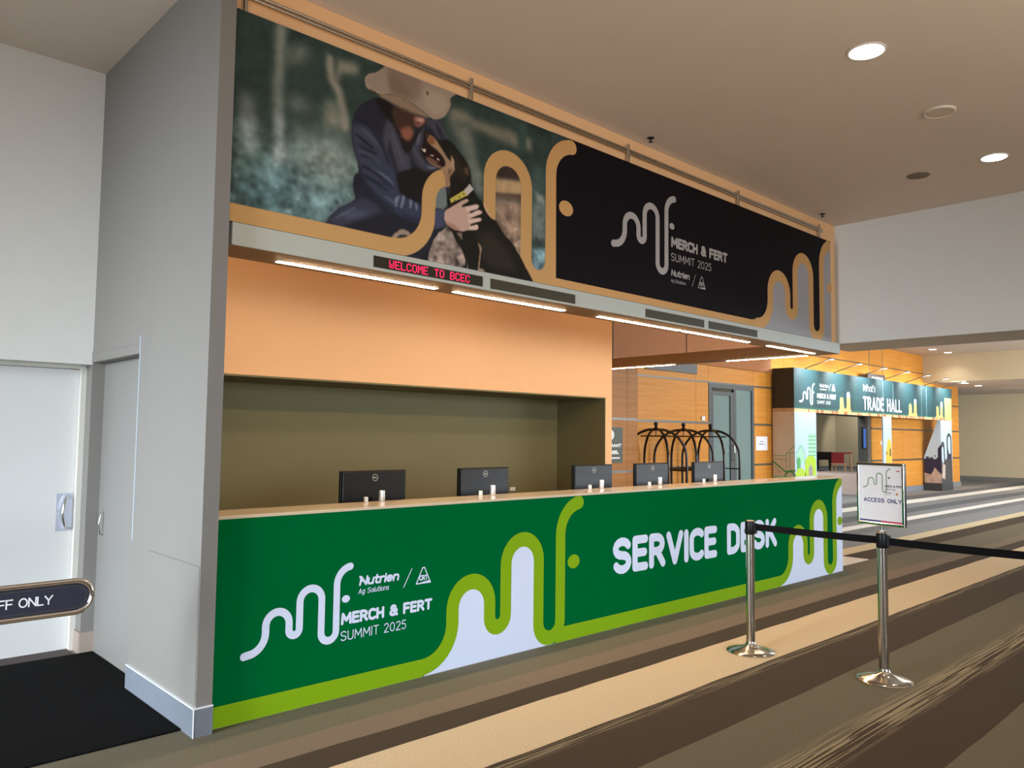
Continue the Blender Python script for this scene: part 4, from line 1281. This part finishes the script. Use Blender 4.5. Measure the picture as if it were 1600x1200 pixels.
MB().tube([(22.9, 8.92, 3.39), (22.9, 8.92, 4.255)], .008, 8).build('wire', m_alu, hg, OHg)
g = Art((0, 8.8995, 0), X, Z, NF)
for a0, wd in ((22.1, .22), (22.36, .14), (22.53, .16), (22.72, .16)):
    g.stroke(arc(a0 + wd / 2, 3.215, wd / 2, .085, 0, 180, 8), .035, 0, 0)
g.build('lettering', m_white_ink, hg, OHg)

# ------------------------------------------------------------------ trade hall portal
YP = 8.58
po = thing('trade_hall_portal', (22.2, 8.85, 0), 'printed entrance portal reading TRADE HALL built against the timber wall', 'portal')
OP = (22.2, 8.85, 0)
t_dark = mat('portal dark side', (58, 56, 46), .6)
t_teal = mat('teal print', (32, 66, 70), .6, var=.05, vscale=1.2)
t_green = mat('sea green print', (30, 98, 84), .6)
t_light = mat('pale aqua print', (176, 216, 226), .6, var=.05)
t_white = mat('white portal print', (236, 240, 240), .6)
t_plank = wood_mat('printed planks', (196, 140, 96), (232, 200, 150), .6)
t_gold = mat('golden print', (226, 190, 110), .6, var=.15, vscale=5)
MB().box(17.0, 27.55, 8.59, 8.64, 2.19, 3.2).box(17.0, 17.05, 8.64, 9.125, 2.19, 3.2).box(17.05, 27.55, 8.64, 8.8, 2.19, 2.22).build('header_box', t_dark, po, OP)
g = Art((0, 8.589, 0), X, Z, NF, eps=.001)
g.rect(17.0, 27.55, 2.19, 3.2, 0, 0)
g.rect(17.0, 27.55, 2.19, 2.262, 1, 5)
g.rect(17.0, 27.55, 2.262, 2.30, 1, 1)
rp_ = random.Random(5)
xx = 17.05
while xx < 27.4:
    wd = rp_.uniform(.06, .2)
    if rp_.random() < .55:
        g.rect(xx, xx + wd, 2.19, 2.262, 1.5, 7)
    xx += wd + rp_.uniform(.04, .16)
mf_logo(g, 17.445, 2.44, .43, 3, 3, tail=.42, deep=.12)
g.text('MERCH & FERT', 18.14, 19.16, 2.54, 2.66, .025, 3, 3, gap=.24)
g.text('SUMMIT 2025', 18.14, 18.85, 2.41, 2.49, .011, 3, 3, gap=.22)
g.text('Nutrien', 18.28, 18.74, 2.81, 2.9, .016, 3, 3, gap=.22, slant=.15)
g.text('Ag Solutions', 18.28, 18.64, 2.745, 2.785, .008, 3, 3, gap=.16, slant=.15)
g.stroke([(18.77, 2.75), (18.88, 2.91)], .014, 3, 3)
crt_mark(g, 18.92, 19.13, 2.74, 2.93, 3, 3, .018)
g.text('TRADE HALL', 20.75, 23.36, 2.335, 2.70, .064, 3, 3, gap=.27)
g.text("What's", 20.74, 21.55, 2.83, 3.02, .016, 3, 3, gap=.1, slant=.2)
for (x0, k) in ((19.38, 1.0), (23.92, .98), (26.14, .92)):
    pr = arc(x0 + .1, 2.56, .095, .06, 180, 0, 8)
    pr2 = arc(x0 + .49 * k, 2.70, .1, .07, 180, 0, 8)
    o = [(x0 - .1, 2.262), (x0 - .01, 2.34)] + pr + [(x0 + .215, 2.42)] + arc(x0 + .295 * k, 2.39, .08 * k, .06, 180, 360, 8) + [(pr2[0][0], 2.42)] + pr2 + [(x0 + .6 * k, 2.36), (x0 + .66 * k, 2.262)]
    g.shape(o, 2, 6)
    for q in range(7):
        a0 = x0 - .03 + q * .1 * k
        g.rect(a0, a0 + .022, 2.262, 2.36 + (.1 if q % 2 else 0) * (q not in (2, 3)), 2.3, 7)
    tip = [(pr2[0][0], 2.62)] + pr2 + [(pr2[-1][0], 2.62)]
    g.shape(tip, 2.5, 2)
    hx = x0 + .86 * k
    g.stroke([(hx, 2.30), (hx, 2.86)] + arc(hx + .13, 2.86, .13, .13, 180, 100, 8), .03, 2, 1)
    g.rect(hx + .1, hx + .16, 2.60, 2.67, 2, 1)
    g.stroke([(x0 - .05, 2.3)] + arc(x0 + .1, 2.57, .15, .1, 180, 0, 8), .018, 1.5, 1)
g.rect(26.87, 27.5, 2.22, 2.90, 2, 6)
for x in (22.05, 22.75, 24.9, 25.3):
    g.rect(x, x + .012, 2.25, 3.15, 2, 2)
g.build('header_print', [t_teal, t_green, t_light, t_white, t_white, t_plank, t_gold, mat('russet plank print', (170, 104, 66), .6)], po, OP)
g = Art((16.999, 9.125, 0), (0, -1, 0), Z, (-1, 0, 0))
g.rect(0, .535, 2.19, 2.27, 1, 0)
g.build('side_print', t_plank, po, OP)
# left column
l_sky = mat('pale sky print', (178, 200, 226), .6)
l_beige = mat('beige print', (226, 206, 178), .6)
l_g1 = mat('mid green print', (84, 160, 96), .6)
l_g2 = mat('fresh lime print', (170, 200, 50), .6)
l_mint = mat('mint print', (160, 208, 180), .6)
l_grey = mat('mottled grey print', (150, 140, 134), .6, var=.4, vscale=14)
MB().box(17.0, 18.07, 8.585, 9.125, 0, 2.19).build('left_column', l_beige, po, OP)
g = Art((0, 8.584, 0), X, Z, NF)
g.rect(17.0, 18.07, 0, 2.19, 0, 0)
g.rect(17.66, 18.05, 1.05, 1.70, 1, 3)
for k in range(7):
    g.rect(17.66, 18.05, 1.08 + k * .09, 1.10 + k * .09, 2, 1)
g.shape([(17.1, 1.0), (17.1, 1.25), (17.28, 1.42), (17.46, 1.25), (17.46, 1.0)], 1, 3)
g.stroke([(17.08, 1.0), (17.08, 1.24), (17.28, 1.42), (17.48, 1.24), (17.48, 1.0)], .018, 2, 1)
g.shape([(17.09, .8)] + [(17.09, 1.05)] + arc(17.18, 1.05, .09, .1, 180, 0, 8) + [(17.27, .8)], 3, 1)
g.shape([(17.0, .66)] + arc(17.26, .7, .26, .2, 180, 0, 10) + [(17.52, .66)], 4, 2)
g.shape([(17.48, .66), (17.48, 1.0)] + arc(17.76, 1.0, .28, .18, 180, 0, 12) + [(18.04, .66)], 4, 2)
g.shape([(17.66, .66), (17.66, .86)] + arc(17.76, .86, .1, .1, 180, 0, 8) + [(17.86, .66)], 5, 4)
g.rect(17.0, 18.07, .0, .68, 3, 1)
g.build('left_front_print', [l_sky, l_g1, l_g2, l_mint, l_grey], po, OP)
g = Art((16.999, 9.125, 0), (0, -1, 0), Z, (-1, 0, 0))
g.stroke([(0.0, 1.05), (.3, .82), (.45, .84), (.54, .84)], .035, 1, 0)
g.stroke(arc(.42, .68, .12, .14, 0, 180, 10), .04, 1, 0)
for a in ([(.33, .9), (.33, 1.23), (.54, 1.26)], [(.02, 1.18), (.33, 1.18)], [(.02, 1.1), (.33, 1.1)], [(.33, 1.23), (.54, 1.42)], [(.1, .9), (.16, .78), (.2, .84)], [(.42, 1.25), (.42, .9)]):
    g.stroke(a, .012, 1, 0)
g.rect(.02, .54, .62, .72, 1, 1)
g.build('left_side_print', [l_g1, l_mint], po, OP)
# middle column
MB().box(22.02, 22.6, 8.585, 8.62, 0, 2.19).build('middle_column', l_sky, po, OP)
g = Art((0, 8.584, 0), X, Z, NF)
g.shape([(22.16, .9), (22.2, 1.3)] + arc(22.42, 1.36, .16, .24, 180, 0, 10) + [(22.59, 1.0), (22.59, .9)], 0, 0)
g.rect(22.44, 22.53, 1.12, 1.32, 1, 1)
g.rect(22.2, 22.26, 1.16, 1.24, 1, 1)
g.build('middle_print', [mat('amber print', (226, 176, 60), .6), mat('dark bottle print', (74, 58, 30), .6)], po, OP)
# right column with a cut-away side wing
r_indigo = mat('indigo print', (44, 42, 72), .6)
r_char = mat('charcoal print', (70, 66, 66), .6)
r_sky = mat('sky print', (196, 220, 238), .6)
r_crowd = mat('mottled warm print', (196, 172, 158), .6, var=.55, vscale=9)
MB().box(26.48, 27.5, 8.585, 9.1, .0, .24).build('right_plinth', mat('slate plinth', (62, 62, 66), .5), po, OP)
MB().box(26.49, 27.49, 8.59, 8.66, .24, 2.19).prism([(26.49, 8.66, .24), (26.49, 9.09, .24), (26.49, 9.09, 1.05), (26.49, 8.68, 2.19), (26.49, 8.66, 2.19)], (.06, 0, 0)).build('right_column', r_sky, po, OP)
g = Art((0, 8.589, 0), X, Z, NF)
x0 = 26.49
g.rect(x0, 27.49, .24, .95, 0, 2)
g.shape([(x0, .24), (x0, 1.3)] + arc(x0 + .14, 1.34, .16, .2, 150, 0, 8) + [(x0 + .33, .98), (x0 + .42, .96), (x0 + .5, 1.06), (x0 + .5, 1.6)] + arc(x0 + .72, 1.6, .22, .2, 180, 0, 10) + [(x0 + .98, .24)], 1, 1)
g.shape([(x0 + .04, .98)] + arc(x0 + .12, 1.26, .08, .12, 180, 0, 8) + [(x0 + .22, .9), (x0 + .12, .84)], 2, 3)
g.shape([(x0 + .6, 1.3)] + arc(x0 + .72, 1.56, .12, .14, 180, 0, 8) + [(x0 + .84, 1.1), (x0 + .72, 1.12)], 2, 3)
g.rect(x0 + .62, x0 + .84, .98, 1.14, 2, 0)
g.shape([(x0 + .02, .4), (x0 + .3, .36), (x0 + .34, .8), (x0 + .1, .86)], 2, 2)
g.build('right_front_print', [r_indigo, r_char, r_crowd, r_sky], po, OP)
g = Art((26.489, 9.09, 0), (0, -1, 0), Z, (-1, 0, 0))
g.rect(0, .5, .24, .70, 0, 2)
g.shape([(0, .55), (.0, .98), (.1, 1.02), (.34, .98), (.4, 1.05), (.4, 1.30), (.5, 1.45), (.5, .5), (.3, .72), (.2, .5)], 1, 0)
for (a0, c0, a1, c1) in ((.05, 1.02, .14, 1.06), (.18, 1.0, .26, 1.04), (.3, 1.06, .34, 1.1)):
    g.rect(a0, a1, c0, c1, 2, 1)
g.build('right_side_print', [r_indigo, r_char, r_crowd], po, OP)
# arm lamps along the top of the portal
m_lampface = emit('lamp face', (.86, .95, 1.0), 18)
for i in range(7):
    x = 17.66 + i * 1.53
    lab = ['first', 'second', 'third', 'fourth', 'fifth', 'sixth', 'last'][i] + ' slim arm lamp along the portal top counting from the desk side'
    t = thing('arm_lamp', (x, 8.6, 3.2), lab, 'lamp', 'arm lamps on the portal')
    OL = (x, 8.6, 3.2)
    MB().tube([(x, 8.62, 3.205), (x, 8.58, 3.24), (x, 8.02, 3.40)], .011, 8).build('arm', m_alu, t, OL, smooth=60)
    MB().box(x - .02, x + .02, 8.6, 8.64, 3.2, 3.23).build('clamp', m_alu, t, OL)
    MB().box(x - .08, x + .08, 7.96, 8.04, 3.39, 3.415).build('lamp_head', m_alu, t, OL, bevel=.004)
    MB().box(x - .065, x + .065, 7.97, 8.03, 3.386, 3.39).build('lamp_face', m_lampface, t, OL)
    spot('arm_lamp_beam', (x, 8.02, 3.37), (x, 8.6, 3.05), 170, (.85, .95, 1.0), 110, .7, .04)
# dark door frame and screen in the opening
w = MB().box(22.1, 22.2, 9.1, 9.3, 0, 2.25).box(22.2, 22.62, 9.16, 9.3, 0, 2.25, 1).box(17.6, 22.1, 9.17, 9.3, 2.19, 2.3)
struct(w.build('trim_5', [m_darkframe, m_grey_wall]))
scn = thing('display_screen', (21.95, 9.1, 1.6), 'tall narrow screen with blue picture on the dark door post', 'screen')
MB().box(21.86, 22.06, 9.06, 9.1, 1.31, 1.9).build('bezel', m_black, scn, (21.95, 9.1, 1.6))
MB().box(21.88, 22.04, 9.055, 9.06, 1.34, 1.87).build('picture', emit('blue picture', (.10, .22, .62), .8), scn, (21.95, 9.1, 1.6))
sw2 = thing('wall_plate', (23.3, 9.15, 1.47), 'small white wall plate on the timber inside the portal', 'switch')
MB().box(23.25, 23.33, 9.14, 9.15, 1.42, 1.53).build('plate', m_white_pl, sw2, (23.3, 9.15, 1.47))

# ------------------------------------------------------------------ inside the trade hall opening
tag(MB().box(22.3, 24.2, 9.36, 11.2, 0, .57).build('low_plinth', mat('pinkish white cloth', (214, 202, 198), .8), origin=(23.2, 10.2, 0), bevel=.01), 'low pale block standing on the carpet just inside the trade hall', 'plinth')
pia = thing('grand_piano', (38.0, 18.0, 0), 'black grand piano in the trade hall opening', 'piano', rz=math.radians(-65))
mp_ = mat('black piano lacquer', (16, 15, 16), .15)
body = [(-.9, -.7), (.62, -.7), (.72, -.55), (.72, .1), (.55, .5), (.2, .62), (-.1, .85), (-.4, .95), (-.72, .85), (-.9, .5)]
MB().prism([(a, c, .55) for a, c in body], (0, 0, .33)).build('case', mp_, pia)
MB().prism([(a * 1.02, c * 1.02, .88) for a, c in body], (0, 0, .05)).build('lid', mp_, pia)
MB().box(-.72, .6, -.92, -.7, .6, .74).build('keyboard', mp_, pia)
for x, y in ((-.75, -.6), (.58, -.6), (-.45, .7)):
    MB().lathe([(.05, 0), (.05, .08), (.07, .1), (.09, .55)], (x, y, 0), 12).build('leg', mp_, pia, smooth=40)
MB().box(-.2, .05, -.4, -.3, .06, .55).build('pedal_lyre', mp_, pia)
ch = thing('red_chair', (33.6, 15.0, 0), 'pale wooden chair with red cover beside the piano', 'chair', rz=math.radians(-60))
m_red = mat('red cover', (150, 40, 44), .8)
MB().box(-.28, .28, -.25, .25, .46, .52).build('seat', m_wood_pale, ch, bevel=.01)
MB().box(-.26, .26, .2, .25, .52, .98).build('backrest', m_red, ch, bevel=.01)
for sx in (-.25, .25):
    for sy in (-.22, .22):
        MB().tube([(sx, sy, .46), (sx * 1.15, sy * 1.15, 0)], .025, 8).build('leg', m_wood_pale, ch, smooth=60)
ez = thing('wooden_stand', (34.3, 15.1, 0), 'tall wooden trestle stand with red top rail beside the red chair', 'stand', rz=math.radians(-60))
for sx in (-.3, .3):
    MB().tube([(sx, 0, .95), (sx * 1.1, -.2, 0)], .028, 8).build('leg', m_wood_pale, ez, smooth=60)
    MB().tube([(sx, 0, .95), (sx * 1.1, .2, 0)], .028, 8).build('leg', m_wood_pale, ez, smooth=60)
MB().box(-.36, .36, -.04, .04, .93, .99).build('top_rail', m_red, ez)
MB().box(-.32, .32, -.02, .02, .45, .49).build('cross_rail', m_wood_pale, ez)
